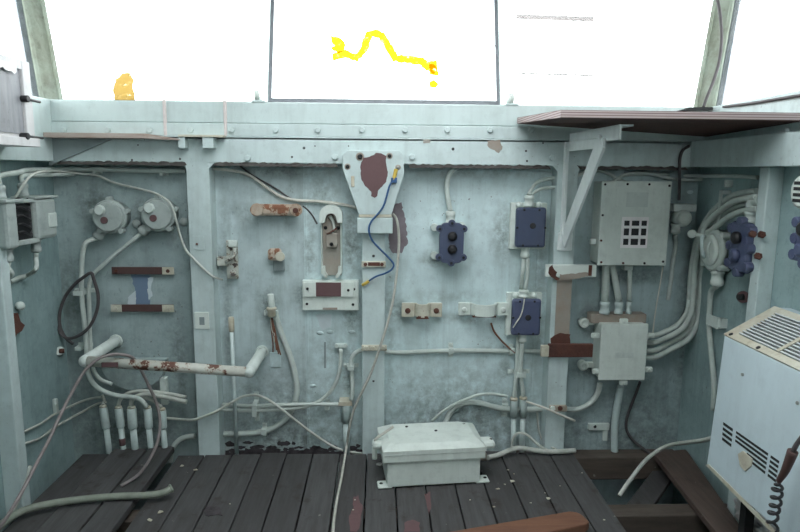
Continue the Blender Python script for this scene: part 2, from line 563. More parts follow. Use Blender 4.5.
def clip(parent, c, w, h, name='pipe_clip', mat='fixture', hump=0.024):
    """a saddle clip: flat tabs on the wall either side and a hump in the middle; c is a point on the wall face"""
    c = V(c)
    m = MB()
    horiz = w > h
    a, t = (w, h) if horiz else (h, w)
    prof = [(-a / 2, 0), (-a / 2, 0.004), (-a * 0.24, 0.004), (-a * 0.2, hump), (a * 0.2, hump), (a * 0.24, 0.004), (a / 2, 0.004), (a / 2, 0)]
    if horiz:
        pts = [c + V((u, -d, -t / 2)) for u, d in prof]
        m.prism(pts, (0, 0, t))
    else:
        pts = [c + V((-t / 2, -d, u)) for u, d in prof]
        m.prism(pts, (t, 0, 0))
    for sg in (-1, 1):
        p = c + (V((sg * a * 0.38, -0.004, 0)) if horiz else V((0, -0.004, sg * a * 0.38)))
        m.hexbolt(p, (0, -1, 0), min(t * 0.42, 0.009), 0.006)
    return m.build(name, mat, parent)


def conduit(name, path, r, mat, label, cat='conduit', group=None, n=10, smooth=6, clips=()):
    o = MB().tube(path, r, n, smooth).build(name, mat)
    tag(o, label, cat, group)
    for (px, py, w, h) in clips:
        c = PY(px, py, W + 0.001)
        q = min(MB().tube(path, r, 4, smooth).v, key=lambda v: (v.x - c.x) ** 2 + (v.z - c.z) ** 2)
        clip(o, c, w, h, hump=max(0.02, W - q.y + 0.012))
    return o


def gland(parent, a, b, r, mat='sleeve', name='cable_gland'):
    """compression gland with a hexagonal nut, from a (box end) to b (cable end)"""
    a, b = V(a), V(b)
    d = b - a
    L = d.length
    return MB().lathe(a, d, [(r * 1.15, 0), (r * 1.15, L * 0.2), (r, L * 0.24), (r, L * 0.62), (r * 1.12, L * 0.66), (r * 1.12, L * 0.92), (r * 0.8, L)], 14).build(name, mat, parent)


# ------------------------------------------------------------------ the setting
def struct(mb, name, mat, label, parent=None):
    o = mb.build(name, mat, parent, 'structure')
    o['label'] = label
    return o


SZ = 1.441        # top of the sill band
HT, HB = 1.309, 1.207   # header beam
YB = -3.5         # rear end of the cabin
CZ = 2.16

wall_back = struct(MB().box((XL - 0.1, W, -0.5), (XR + 0.1, W + 0.03, SZ - 0.02)), 'wall_back', 'wall', 'front steel wall plating, pale blue-green paint')
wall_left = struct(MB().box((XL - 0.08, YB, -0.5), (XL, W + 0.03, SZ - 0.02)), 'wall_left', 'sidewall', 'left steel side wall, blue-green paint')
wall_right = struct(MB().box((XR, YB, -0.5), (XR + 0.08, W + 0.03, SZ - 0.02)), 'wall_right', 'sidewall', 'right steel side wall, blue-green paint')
wall_rear = struct(MB().box((XL - 0.1, YB - 0.05, -0.5), (XR + 0.1, YB, 1.15)), 'wall_rear', 'outside', 'rear cabin wall below the windows')
HX0, HX1, HY0, HY1 = -0.6, 0.7, -2.0, -0.42    # unseen roof opening, added and sized to light the wall from above
cl = MB().box((-1.75, HY1, CZ), (1.75, 0.45, CZ + 0.04)).box((-1.75, YB - 0.3, CZ), (1.75, HY0, CZ + 0.04))
cl.box((-1.75, HY0, CZ), (HX0, HY1, CZ + 0.04)).box((HX1, HY0, CZ), (1.75, HY1, CZ + 0.04))
struct(cl, 'ceiling', 'outside', 'dark cabin ceiling with an opening added for light')

# floor: boards with open gaps, laid front to back; the two next to the right wall are missing in part
fl = MB()
edges = [1.04 * e for e in (-0.806, -0.698, -0.59, -0.474, -0.371, -0.265, -0.156, -0.046, 0.063, 0.172, 0.282, 0.391, 0.498, 0.603, 0.698, 0.80)]
for a, b in zip(edges[:-1], edges[1:]):
    dz = random.uniform(-0.002, 0.001)
    fl.box((a + 0.0025, YB + 0.02, -0.028 + dz), (b - 0.0025, 0.005 + random.uniform(-0.01, 0.01), dz), 0.003)
for a, b, dz, ye in ((-1.24, -1.13, -0.004, 0.02), (-1.12, -0.985, 0.006, 0.05), (-0.972, -0.872, 0.012, 0.06)):
    fl.box((a, YB + 0.02, -0.028 + dz), (b, ye, dz), 0.003)
fl.box((1.11, YB + 0.02, -0.028), (1.25, -0.9, 0.0), 0.003)
floor = struct(fl, 'floor', 'deck', 'weathered grey plank floor')
j = MB()
for y in (-0.40, -1.1, -1.8, -2.5, -3.2):
    j.box((XL + 0.05, y - 0.04, -0.15), (XR - 0.03, y + 0.04, -0.033), 0.004)
j.box((0.6, 0.0, -0.13), (XR - 0.02, 0.085, -0.03), 0.004)
j.build('joist', 'joist', floor, label='timber joists below the boards')
MB().box((XL, YB, -0.42), (XR, W, -0.40)).build('bilge_plate', 'dark', floor, label='dark steel plate under the floor')
# a short grey board lying lower down across the hole
MB().beam(PZ(668, 468, -0.10), PZ(636, 512, -0.10), 0.085, 0.02, bev=0.003).build('lower_board', 'deck', floor)

# frames: sill band, header beam, posts
sl = MB()
zs = 1.36
sl.box((SL - 0.02, 0.012, zs), (SR2 + 0.02, W + 0.01, SZ), 0.004)
sl.box((SL - 0.02, 0.004, HT), (SR2 + 0.02, W, zs - 0.0015), 0.003)
for px in (64, 108, 150, 191, 232, 276, 318, 362, 405, 447, 490, 531):
    p = PY(px, 130, 0.004)
    sl.hexbolt((p.x, 0.006, p.z), (0, -1, 0), 0.012, 0.013)
trim_sill = struct(sl, 'trim_1', 'sill', 'pale window sill band with a row of bolts along the front wall')
for px in (164.5, 225):
    a, b = PY(px, 103, 0.01), PY(px, 136, 0.01)
    MB().box((a.x - 0.006, 0.002, b.z), (a.x + 0.006, 0.013, SZ + 0.004), 0.002).build('batten', 'whitestrip', trim_sill, label='thin pinkish-white batten')
hd = MB().box((SL - 0.01, 0.0, HB), (SR + 0.01, 0.03, HT), 0.004).box((SL - 0.01, 0.0, HT - 0.012), (SR + 0.01, W, HT), 0.002)
for (px, py, r) in ((304, 148, 0.0055), (292, 157, 0.004), (315, 146, 0.003), (348.5, 146, 0.003), (453, 149, 0.006), (526, 151, 0.004), (527, 161, 0.004), (543, 143, 0.004), (136, 145, 0.004), (138, 159, 0.004), (180, 159, 0.004)):
    p = PY(px, py, 0)
hdo = struct(hd, 'trim_2', 'frame', 'header beam of the front wall frames')
hl = MB()
for (px, py, r) in ((304, 148, 0.0055), (292, 157, 0.0042), (315, 146, 0.0028), (348.5, 146, 0.0028), (453, 149, 0.006), (526, 151, 0.004), (527, 161, 0.004), (543, 143, 0.0035), (132, 160, 0.004), (180, 159, 0.004), (138, 145, 0.003)):
    hl.cyl(PY(px, py, 0.001), PY(px, py, -0.0015), r, 12)
hl.build('bolt_hole', 'black', hdo, label='dark drilled holes')
nb = MB()
for (px, py) in ((335, 157), (412, 157), (248, 158), (552, 158)):
    nb.hexbolt(PY(px, py, 0.001), (0, -1, 0), 0.013, 0.013)
nb.build('frame_bolt', 'frame', hdo)
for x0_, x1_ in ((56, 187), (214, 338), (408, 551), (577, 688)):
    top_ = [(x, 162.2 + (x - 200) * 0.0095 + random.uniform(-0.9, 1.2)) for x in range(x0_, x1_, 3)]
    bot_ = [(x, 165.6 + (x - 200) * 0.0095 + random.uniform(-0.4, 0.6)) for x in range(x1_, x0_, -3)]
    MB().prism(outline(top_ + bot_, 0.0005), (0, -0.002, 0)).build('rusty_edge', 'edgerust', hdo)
patch('brown_stain', [(487, 141), (500, 140), (503, 147), (499, 153), (494, 150), (488, 147)], 0.0, 'browned', hdo, rag=0.6)
patch('brown_stain', [(423, 139.5), (430, 139.5), (430, 143), (423, 143)], 0.0, 'browned', hdo, rag=0.3)


def post(n, xs, label, rad=0.0):
    """a flanged frame: xs = left/right pixel columns at y 300"""
    a, b = PY(xs[0], 300, 0.0), PY(xs[1], 300, 0.0)
    m = MB().box((a.x, 0.0, -0.03), (b.x, 0.012, HB + 0.004), 0.002)
    m.box((a.x + 0.004, 0.010, -0.4), (a.x + 0.014, W + 0.004, HB + 0.003)).box((b.x - 0.012, 0.010, -0.4), (b.x - 0.002, W + 0.004, HB + 0.003))
    # welded corner gussets under the header
    for sx, x in ((-1, a.x), (1, b.x)):
        m.prism([(x, 0.002, HB + 0.002), (x + sx * 0.022, 0.002, HB + 0.002), (x, 0.002, HB - 0.022)], (0, 0.008, 0))
    return struct(m, n, 'frame', label)


post_l = post('trim_3', (192, 214), 'painted frame post left of the centre post')
post_c = post('trim_4', (362.3, 384.8), 'painted centre frame post')
post_r = post('trim_5', (551.5, 571.5), 'painted frame post under the shelf bracket')
MB().box(PY(195, 329, -0.006), PY(209, 312, 0.001), 0.001).build('label_plate', 'box', post_l)
MB().box(PY(199.5, 325, -0.008), PY(204.5, 317, -0.005), 0.0005).build('label_window', 'greypatch', post_l)
MB().box(PY(193, 250, -0.003), PY(204, 236, 0.001), 0.001).build('small_tab', 'frame', post_l)
MB().hexbolt(PY(197, 244, -0.003), (0, -1, 0), 0.005, 0.006).build('tab_screw', 'rusty', post_l)
MB().cyl(PY(373.5, 256, 0.002), PY(373.5, 256, -0.001), 0.006).cyl(PY(373.5, 381, 0.002), PY(373.5, 381, -0.001), 0.005).build('bolt_hole', 'black', post_c)
MB().box(PY(553.5, 354, -0.0015), PY(572, 278, 0.003), 0.0008).build('browned_section', 'browned', post_r, label='post face stained brown')

# side frames
tl = MB().box((XL - 0.001, -0.40, -0.05), (-1.249, -0.35, 1.206), 0.004)
post_left = struct(tl, 'trim_6', 'frame', 'frame post on the left side wall')
tr = MB().box((1.278, -0.45, -0.3), (XR + 0.001, -0.40, 1.206), 0.004)
post_right = struct(tr, 'trim_7', 'frame', 'frame post on the right side wall behind the heater')
bl = MB().box((XL - 0.02, YB, HB), (SL, 0.0, HT), 0.003).box((XL - 0.02, YB, HT), (SL - 0.006, 0.01, SZ), 0.004)
struct(bl, 'trim_8', 'sill', 'left side sill band and beam')
br = MB().box((SR, YB, HB), (XR + 0.05, 0.0, HT), 0.003).box((SR2, YB, HT), (XR + 0.05, 0.01, SZ), 0.004)
br.hexbolt(PX(788, 131, SR2 + 0.001), (-1, 0, 0), 0.012, 0.014)
struct(br, 'trim_9', 'frame', 'right side sill band and beam')
MB().prism([PY(50, 166, -0.002), PY(116, 138, -0.002), PY(52, 138, -0.002)], (0, -0.010, 0), 0.001).build('corner_gusset', 'greypatch', hdo)

# windows lean outwards; corner mullions follow the hip
LEAN = 0.305
CORN = 0.26
hz = CZ - SZ


def wpt(x, z, y0=0.055):
    return V((x, y0 + LEAN * (z - SZ), z))


def at_pane(px, py, y0=0.055):
    """pixel onto the leaning plane of the front panes"""
    d = ray(px, py)
    n = V((0, 1, -LEAN))
    p0 = V((0, y0, SZ))
    return EYE + d * ((p0 - EYE).dot(n) / d.dot(n))


xA, xB = at_pane(270, 100).x, at_pane(498, 102).x
xAt, xBt = xA * 1.0, xB * 1.0
TLx, TRx = -1.26 - CORN * hz, 1.29 + CORN * hz


def pane_quad(a, b, c, d, th=0.005):
    n = (V(b) - V(a)).cross(V(d) - V(a)).normalized()
    return MB().prism([a, b, c, d], n * th)


def frontwin(n, x0, x1, x0t, x1t, label, frame):
    bar = MB()
    r = 0.006 if frame else 0.004
    a, b, c, d = wpt(x0, SZ + 0.002), wpt(x1, SZ + 0.002), wpt(x1t, CZ), wpt(x0t, CZ)
    nrm = V((0, -1, LEAN)).normalized()
    for p, q, w in ((a, b, 0.034), (c, d, 0.03), (a, d, 0.012), (b, c, 0.012)):
        bar.beam(p, q, w if frame else 0.006, 0.012 if frame else 0.006, up=nrm)
    o = struct(bar, n, 'gasket' if frame else 'sill', label)
    pane_quad(a, b, c, d).build('pane', 'glass', o)
    return o


win1 = frontwin('window_1', -1.26, xA - 0.008, TLx, xA - 0.008, 'left front window pane', False)
win2 = frontwin('window_2', xA, xB, xAt, xBt, 'middle front window with thin grey frame and yellow paint scrawl', True)
win3 = frontwin('window_3', xB + 0.008, 1.28, xB + 0.008, TRx, 'right front window pane', False)


def sidewin(n, sx, x0, label):
    a, b = V((x0, 0.04, SZ)), V((x0, YB, SZ))
    c, d = V((x0 + sx * CORN * hz, YB, CZ)), V((x0 + sx * CORN * hz, 0.04 + LEAN * hz, CZ))
    m = MB()
    k0 = 0.75 / -YB
    m.beam(a.lerp(b, k0), d.lerp(c, k0), 0.08, 0.06, up=(sx, 0, 0))
    m.prism([a.lerp(b, k0), b, c, d.lerp(c, k0)], (sx * 0.03, 0, 0))  # unseen rear length closed off to cut the side light
    b, c = a.lerp(b, k0), d.lerp(c, k0)
    o = struct(m, n, 'upper', label)
    pane_quad(a, b, c, d).build('pane', 'glass', o)
    return o


sidewin('window_4', -1, -1.285, 'left side window')
sidewin('window_5', 1, 1.315, 'right side window')
struct(MB().box((-1.6, YB - 0.04, 1.15), (-0.3, YB + 0.001, CZ)).box((-0.3, YB - 0.04, 1.15), (1.3, YB + 0.001, 1.4)).box((1.3, YB - 0.04, 1.15), (1.6, YB + 0.001, CZ)), 'trim_12', 'outside', 'rear cabin panelling')
rw = MB()  # unseen opening added to throw frontal light on the far wall
for x in (-0.3, 1.3):
    rw.box((x - 0.03, YB - 0.03, 1.4), (x + 0.03, YB + 0.01, CZ))
rwo = struct(rw, 'added_window_6', 'upper', 'rear window added unseen behind the viewer to light the front wall')
MB().box((-0.3, YB - 0.015, 1.4), (1.3, YB - 0.010, CZ)).build('pane', 'glass', rwo)

for n, sx, x0, lab in (('trim_10', -1, -1.265, 'left corner window mullion'), ('trim_11', 1, 1.30, 'right corner window mullion')):
    a = V((x0, 0.03, SZ - 0.01))
    b = V((x0 + sx * CORN * hz, 0.03 + LEAN * hz, CZ))
    up = V((-sx, -1, 0))
    m = MB().beam(a, b, 0.085, 0.02, up=up, bev=0.003)
    off = V((-sx, -1, 0)).normalized() * 0.012
    side = V((1, -sx, 0)).normalized() if sx < 0 else V((1, -1, 0)).normalized()
    for k in (-0.034, 0.034):
        m.beam(a + off + side * k, b + off + side * k, 0.014, 0.016, up=up, bev=0.003)
    o = struct(m, n, 'upper', lab)
    g = MB()
    g.beam(a + side * (-0.052 if sx < 0 else 0.052), b + side * (-0.052 if sx < 0 else 0.052), 0.02, 0.02, up=up)
    g.build('glazing_rubber', 'gasket', o)

# paint on the panes; tinted streaks stand in for hazy structures outside
def on_pane(name, pts, mat, win, rag=0.0, y0=0.045):
    q = []
    n = len(pts)
    for i in range(n):
        a, b = V(pts[i]), V(pts[(i + 1) % n])
        k = max(1, int((b - a).length / 2.5)) if rag else 1
        for jn in range(k):
            p = a.lerp(b, jn / k)
            q.append((p.x + random.uniform(-rag, rag), p.y + random.uniform(-rag, rag)))
    return MB().prism([at_pane(x, y, y0) for x, y in q], (0, -0.0006, 0.0002)).build(name, mat, win)


def stroke(pts, w):
    L, R = [], []
    for i, p in enumerate(pts):
        a, b = V(pts[max(i - 1, 0)]), V(pts[min(i + 1, len(pts) - 1)])
        d = (b - a).normalized()
        nn = V((-d.y, d.x))
        L.append(tuple(V(p) + nn * w / 2))
        R.append(tuple(V(p) - nn * w / 2))
    return L + R[::-1]


on_pane('yellow_scrawl', stroke([(332, 57), (345, 54), (356, 58), (364, 50), (369, 34), (375, 33), (382, 36), (388, 46), (396, 58), (410, 60), (422, 61), (429, 67), (436, 71)], 7.5), 'yellowpaint', win2, 0.9)
on_pane('yellow_scrawl', [(331, 36), (339, 37), (345, 42), (345, 51), (338, 53), (330, 49), (335, 46), (331, 41)], 'yellowpaint', win2, 0.8, 0.0435)
on_pane('yellow_scrawl', [(428, 62), (437, 60), (439, 76), (430, 75)], 'yellowpaint', win2, 0.6, 0.0435)
on_pane('yellow_scrawl', [(429, 82), (434, 80), (439, 84), (436, 88), (430, 87)], 'yellowpaint', win2, 0.5)
on_pane('amber_smear', [(116, 103), (113, 90), (116, 80), (122, 73), (130, 73), (134, 80), (133, 90), (136, 102)], 'amberpaint', win1, 0.8)
on_pane('far_structure_streak', [(516, 14), (594, 17), (594, 22), (516, 19)], 'hazetint', win3, 0.3)
on_pane('far_structure_streak', [(518, 72.5), (560, 73.5), (594, 75), (594, 77), (560, 75.5), (518, 74)], 'hazetint', win3, 0.2)
on_pane('far_structure_streak', [(445, 44), (495, 45.2), (495, 46.4), (445, 45)], 'pinkhazetint', win2, 0.1)

# ------------------------------------------------------------------ patches on the front wall
patch('blue_patch', [(131, 275), (151, 275), (149, 290), (150, 305), (134, 306), (136, 294)], W, 'bluepatch', wall_back, rag=0.8)
for pts in ([(128, 297), (136, 290), (136, 305), (128, 304)], [(148, 278), (153, 277), (151, 288), (153, 296), (149, 300), (148, 290)]):
    patch('pale_patch', pts, W - 0.0008, 'palepatch', wall_back, rag=0.8)
patch('undercoat_patch', [(393, 205), (401, 203), (404, 215), (407, 226), (407, 243), (401, 253), (393, 254), (389, 246), (390, 228)], W, 'purple', wall_back, rag=1.0)
for k in range(46):
    x = random.uniform(228, 360)
    y = 452 - abs(random.gauss(0, 1)) * (5.5 if 232 < x < 300 else 3.2)
    wx, wy = random.uniform(2, 7), random.uniform(1.0, 2.6)
    patch('dirt_patch', [(x - wx, y), (x - wx * 0.4, y - wy), (x + wx * 0.5, y - wy * 0.8), (x + wx, y), (x + wx * 0.4, y + wy), (x - wx * 0.5, y + wy)], W - 0.0004 * (k % 4), 'dirt', wall_back, rag=0.7)
patch('dirt_patch', [(222, 452), (250, 450), (280, 451), (310, 450), (340, 451), (362, 450), (362, 462), (222, 462)], W, 'dirt', wall_back, rag=1.0)
patch('pale_patch', [(316, 314), (332, 314), (331, 326), (322, 331), (318, 322)], W, 'palepatch', wall_back, rag=0.8)
for x, y0, y1 in ((305, 172, 445), (541, 172, 450)):
    a, b = PY(x, y0, W), PY(x - 1, y1, W)
    MB().box((a.x - 0.004, W - 0.003, b.z), (a.x + 0.004, W + 0.001, a.z), 0.001).build('weld_seam', 'wall', wall_back)
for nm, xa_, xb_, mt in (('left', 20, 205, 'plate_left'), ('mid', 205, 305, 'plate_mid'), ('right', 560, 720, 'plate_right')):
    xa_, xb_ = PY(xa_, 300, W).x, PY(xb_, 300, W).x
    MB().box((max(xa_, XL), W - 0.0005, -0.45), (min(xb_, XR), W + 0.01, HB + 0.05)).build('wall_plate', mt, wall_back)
# small dabs: hooks, stubs of welds
wd = MB()
for px, py in ((320, 333), (330, 332), (352, 332), (313, 386), (365, 168), (600, 195), (690, 192)):
    p = PY(px, py, W)
    wd.ball((p.x, W, p.z), 0.011, 8, (1.4, 0.35, 0.8))
wd.build('weld_dab', 'wall', wall_back)
patch('slot', [(324, 342), (326, 342), (326, 368), (324, 368)], W, 'greypatch', wall_back)

# =================================================================== THINGS ON THE FRONT WALL, LEFT BAY
# double switch box on the left side wall
def px_pt(px, py, X):
    return PX(px, py, X)


QL, QR = PY(8, 225, -0.40), PY(58, 225, -0.13)
qx = V((QR.x - QL.x, QR.y - QL.y, 0))
SWL = qx.length
SANG = math.atan2(qx.y, qx.x)
zb0, zb1 = 0.925, 1.075
SO = V((QL.x, QL.y, 0))


def sb(x, y, z):
    return SO + Matrix.Rotation(SANG, 3, 'Z') @ V((x, y, z))


def sbox(x0, y0, z0, x1, y1, z1, bev=0.0):
    return MB().box((SO.x + x0, SO.y + y0, z0), (SO.x + x1, SO.y + y1, z1), bev).rot(SANG, SO)


def join(*ms):
    m = MB()
    for q in ms:
        b_ = len(m.v)
        m.v += q.v
        m.f += [tuple(b_ + i for i in f) for f in q.f]
        m.sm += q.sm
    return m


sw = thing('switch_box', (QL.x, QL.y, zb0), 'pale double switch box by the left wall post, open in the middle with dark switchgear', 'switch box')
L3, L6 = SWL * 0.20, SWL * 0.57
DP = 0.085
join(sbox(0, 0, zb0 - 0.01, L3, DP, zb1 - 0.002, 0.012), sbox(L3 - 0.01, 0.05, zb0, L6 + 0.01, DP, zb1 - 0.004), sbox(L3 - 0.02, 0.004, zb0 - 0.004, L6 + 0.01, DP, zb0 + 0.012, 0.003),
     sbox(L3 - 0.02, 0.004, zb1 - 0.012, L6 + 0.01, DP, zb1, 0.003)).build('housing', 'dimfix', sw)
sbox(L6, 0, zb0 + 0.004, SWL, DP, zb1, 0.014).build('cover', 'dimfix', sw)
m = sbox(L3, 0.022, zb0 + 0.01, L6, 0.052, zb1 - 0.01)
for k in range(5):
    z = zb0 + 0.03 + k * 0.028
    m.tube([sb(L3 + 0.008, 0.024, z), sb(L3 + 0.025, 0.008, z + 0.012), sb(L6 - 0.02, 0.014, z - 0.006), sb(L6 - 0.008, 0.024, z + 0.01)], 0.004, 6)
m.build('switch_mechanism', 'black', sw, label='dark exposed switch gear inside')
sbox(SWL - 0.055, -0.006, zb1 - 0.105, SWL - 0.012, 0.002, zb1 - 0.055, 0.002).build('hasp', 'fixture', sw)
join(sbox(-0.008, -0.006, zb1 - 0.006, L3 + 0.03, DP, zb1 + 0.004, 0.002), sbox(L6 - 0.01, -0.004, zb1 + 0.0, SWL + 0.01, DP, zb1 + 0.008, 0.002)).build('top_flange', 'dimfix', sw)
MB().box((XL - 0.001, sb(0.06, DP, 0).y - 0.05, zb0 + 0.05), (sb(0.06, DP, 0).x, sb(0.06, DP, 0).y - 0.01, zb0 + 0.09)).build('wall_arm', 'dimfix', sw)
GX1, GX2 = SWL * 0.15, SWL * 0.58
G1, G2 = sb(GX1, 0.045, zb1 + 0.004), sb(GX2, 0.045, zb1 + 0.008)
H1, H2 = sb(GX1 + 0.01, 0.045, zb0 - 0.008), sb(GX2 + 0.045, 0.045, zb0 + 0.004)
for g in (G1, G2):
    gland(sw, g, g + V((0, 0, 0.046)), 0.0155, 'dimfix')
for g in (H1, H2):
    gland(sw, g, g - V((0, 0, 0.05)), 0.0155, 'dimfix')
conduit('conduit', [G1 + V((0, 0, 0.047)), G1 + V((0, 0.004, 0.075)), PY(18, 172.5, -0.28), PY(30, 170, -0.12)] + wpath([(62, 169.5), (100, 169.5), (150, 171), (186, 171)], 0.06), 0.009, 'conduit',
        'grey conduit rising from the double switch box and running under the header', clips=((99, 172, 0.03, 0.012), (165, 174, 0.03, 0.012)))
conduit('conduit', [G2 + V((0, 0, 0.047)), G2 + V((0, 0.004, 0.07)), PY(43, 175, -0.12), PY(56, 174.5, -0.02)] + wpath([(74, 174.5)], 0.082), 0.008, 'conduit', 'short bent conduit above the right gland of the double switch box')
conduit('cable', [sb(GX1 + 0.05, 0.03, zb1 + 0.006), PY(24, 184, -0.30), PY(32, 175, -0.26)] + wpath([(44, 171.5, -0.17), (60, 171.5, 0.0), (80, 173.5, 0.06), (98, 176, 0.07), (115, 183, 0.07), (140, 189, 0.07), (157, 194, 0.02), (170, 203, -0.004), (175, 216, -0.004), (180, 235, 0.02), (186, 250, 0.0), (193, 258, -0.012), (205, 270, -0.012), (214, 277, -0.01), (222, 279.5, 0.05)]), 0.0045, 'cablegrey',
        'thin pale cable looping from the double switch box down across the left frame post', 'cable')
o = conduit('cable', [H2 - V((0, 0, 0.051)), H2 - V((0.004, 0, 0.075)), PY(36, 269, -0.24), PX(28, 275, XL + 0.025), PX(20, 277.5, XL + 0.012), PX(10, 282, XL + 0.012)], 0.008, 'conduit', 'pale cable curling left from the right bottom gland of the double switch box', 'cable')
o = conduit('cable', [H1 - V((0, 0, 0.051)), H1 - V((0.003, 0, 0.07)), PY(12, 274, -0.335), PX(7, 279, XL + 0.012)], 0.008, 'conduit', 'pale cable curling left from the left bottom gland of the double switch box', 'cable')
# rusted hole by the left post and small fittings
rb = thing('broken_bracket', PX(19, 335, XL), 'rusted broken bracket stub on the left wall beside its post', 'bracket')
q = [(12, 338), (13, 318), (18, 313), (21, 322), (25, 325), (22, 331), (17, 334), (14, 341)]
MB().prism([PX(x, y, XL + 0.03) for x, y in q], (-0.032, 0, 0)).build('plate', 'rusty', rb)
MB().ball(PX(20, 306, XL + 0.015), 0.017, 10).build('knob', 'fixture', rb)
sc_ = thing('stud', PX(60, 352, XL), 'small rusted stud low on the left wall near the corner', 'stud')
MB().cyl(PX(60, 351, XL - 0.001), PX(60, 351, XL + 0.01), 0.018).build('base', 'fixture', sc_)
MB().hexbolt(PX(60, 351, XL + 0.009), (1, 0, 0), 0.011, 0.015).build('bolt', 'rusty', sc_)


# round junction boxes
def round_box(px, py, label, gdir, r=0.068):
    c = PY(px, py, 0.02)
    t = thing('round_junction_box', (c.x, W, c.z - r), label, 'junction box', 'round junction boxes in the left bay')
    MB().lathe((c.x, W + 0.002, c.z), (0, -1, 0), [(r * 0.92, 0), (r * 0.92, 0.045), (r, 0.047), (r, 0.060), (r * 0.93, 0.066)], 32).build('housing', 'dimfix', t)
    MB().lathe((c.x, W - 0.064, c.z), (0, -1, 0), [(r * 0.86, 0), (r * 0.86, 0.008), (r * 0.8, 0.013)], 32).build('lid', 'dimfix', t)
    for k in range(5):
        a = math.radians(90 + 72 * k)
        p = V((c.x + math.cos(a) * r * 1.02, W - 0.03, c.z + math.sin(a) * r * 1.02))
        MB().cyl(p, p + V((0, -0.032, 0)), 0.011, 10).build('lug', 'dimfix', t)
    MB().lathe((c.x - 0.025, W - 0.076, c.z + 0.028), (0, -1, 0), [(0.021, 0), (0.021, 0.012), (0.017, 0.016)], 8).build('cap', 'fixture', t)
    MB().cyl((c.x - 0.012, W - 0.076, c.z - 0.012), (c.x - 0.012, W - 0.083, c.z - 0.012), 0.014).build('plug', 'primer', t)
    MB().ball((c.x + r + 0.016, W - 0.006, c.z - 0.032), 0.018, 10, (1, 0.6, 1)).build('screw_foot', 'dimfix', t)
    g0 = V((c.x, W - 0.03, c.z)) + V(gdir).normalized() * (r * 0.9)
    g1 = g0 + V(gdir).normalized() * 0.05
    gland(t, g0, g1, 0.02, 'dimfix')
    return g1


ga = round_box(108, 217, 'round pale junction box with a cap, left of two high in the left bay', (-0.65, 0, -0.85))
gb = round_box(157, 215, 'round pale junction box with a cap, right of two, beside the left frame post', (-0.8, 0, -0.75))
conduit('conduit', [ga] + wpath([(86, 243), (82.5, 255), (81.5, 275), (82, 300), (84.5, 325), (86.5, 345), (87, 366), (90, 378), (97, 387), (108, 393), (120, 396), (132, 397), (141, 400), (147, 407)], 0.03), 0.0095, 'conduit',
        'pale conduit dropping from the left round junction box into a floor pipe', clips=((86, 290, 0.09, 0.018), (86, 344, 0.06, 0.014)))
conduit('conduit', [gb] + wpath([(133, 240), (118, 252), (104, 264), (93, 275), (89, 288), (89.5, 310), (90, 335), (91, 352), (93, 368), (100, 379), (112, 384)], 0.050), 0.008, 'conduit',
        'pale conduit slanting down from the right round junction box, then straight down the wall')
conduit('cable', wpath([(49, 240, 0.06), (50, 262, 0.06), (52, 290, 0.06), (54, 310, 0.05), (58, 328, 0.04), (66, 338, 0.03), (78, 336, 0.005), (90, 326, 0.0), (97, 310, 0.0), (98, 295, 0.0), (94, 280, 0.0), (91, 273, 0.0), (84, 277, 0.0), (74, 285, 0.02), (65, 297, 0.035), (60, 312, 0.04), (60, 326, 0.04), (65, 337, 0.045), (73, 344, 0.06)]), 0.0065, 'cable',
        'dark cable coiled in a loose loop over the conduits in the left corner', 'cable')

for y, lab in ((270.5, 'rusty brown strap with pale ends, above the blue patch'), (308, 'rusty brown strap with pale ends, below the blue patch')):
    a, b = PY(112, y, 0.075), PY(174, y, 0.075)
    t = thing('wall_strap', ((a.x + b.x) / 2, W, a.z - 0.012), lab, 'strap', 'rusty straps in the left bay')
    MB().box((a.x, 0.070, a.z - 0.015), (b.x, 0.079, a.z + 0.015), 0.002).build('bar', 'strap', t)
    for x, w in ((a.x + 0.02, 0.022), (b.x - 0.022, 0.024)):
        if not (y < 300 and x < -1.0):
            MB().box((x - w, 0.067, a.z - 0.0155), (x + w, 0.0705, a.z + 0.0155), 0.001).build('end_tab', 'cream', t, label='pale rust-spotted end')
        MB().box((x - 0.01, 0.078, a.z - 0.01), (x + 0.01, W + 0.002, a.z + 0.01)).build('foot', 'strap', t)
        MB().hexbolt((x, 0.068, a.z), (0, -1, 0), 0.008, 0.006).build('bolt', 'cream' if y > 300 else 'rusty', t)

# grab rail
le, re_ = PY(85, 361, -0.185), PY(249, 372, -0.175)
lw, rw_ = V((le.x + 0.0, W, le.z)), V((re_.x, W, re_.z))
t = thing('grab_rail', (0.5 * (le.x + re_.x), W, le.z - 0.02), 'horizontal grab rail on two standoffs, white paint flaking to rust', 'rail')
MB().tube([le, re_], 0.0195, 16, 0).build('bar', 'rail', t)
for e, w in ((le, lw), (re_, rw_)):
    MB().tube([V((e.x, W + 0.002, e.z)), V((e.x, W - 0.03, e.z)), e], 0.022, 16, 0).ball(e, 0.0225, 14).build('standoff', 'fixture', t, label='painted grey-green')
    MB().cyl((e.x, W + 0.003, e.z), (e.x, W - 0.008, e.z), 0.028).build('flange', 'fixture', t)
a, b = PY(101, 362.5, -0.2055), PY(118, 367.5, -0.2055)
sp = MB()
sp.box((a.x, -0.2058, b.z), (b.x, -0.200, a.z), 0.002)
sp.build('bare_patch', 'primer', t)

# half-round plate
c = PY(131, 360, 0.05)
pts = [V((c.x + 0.142 * math.cos(math.pi + math.pi * k / 24), 0.061, c.z + 0.138 * math.sin(math.pi + math.pi * k / 24))) for k in range(25)]

o = MB().prism(pts, (0, 0.030, 0), 0.004).build('cover_plate', 'plate_left')
tag(o, 'half-round blank cover plate on the wall behind the grab rail', 'plate')

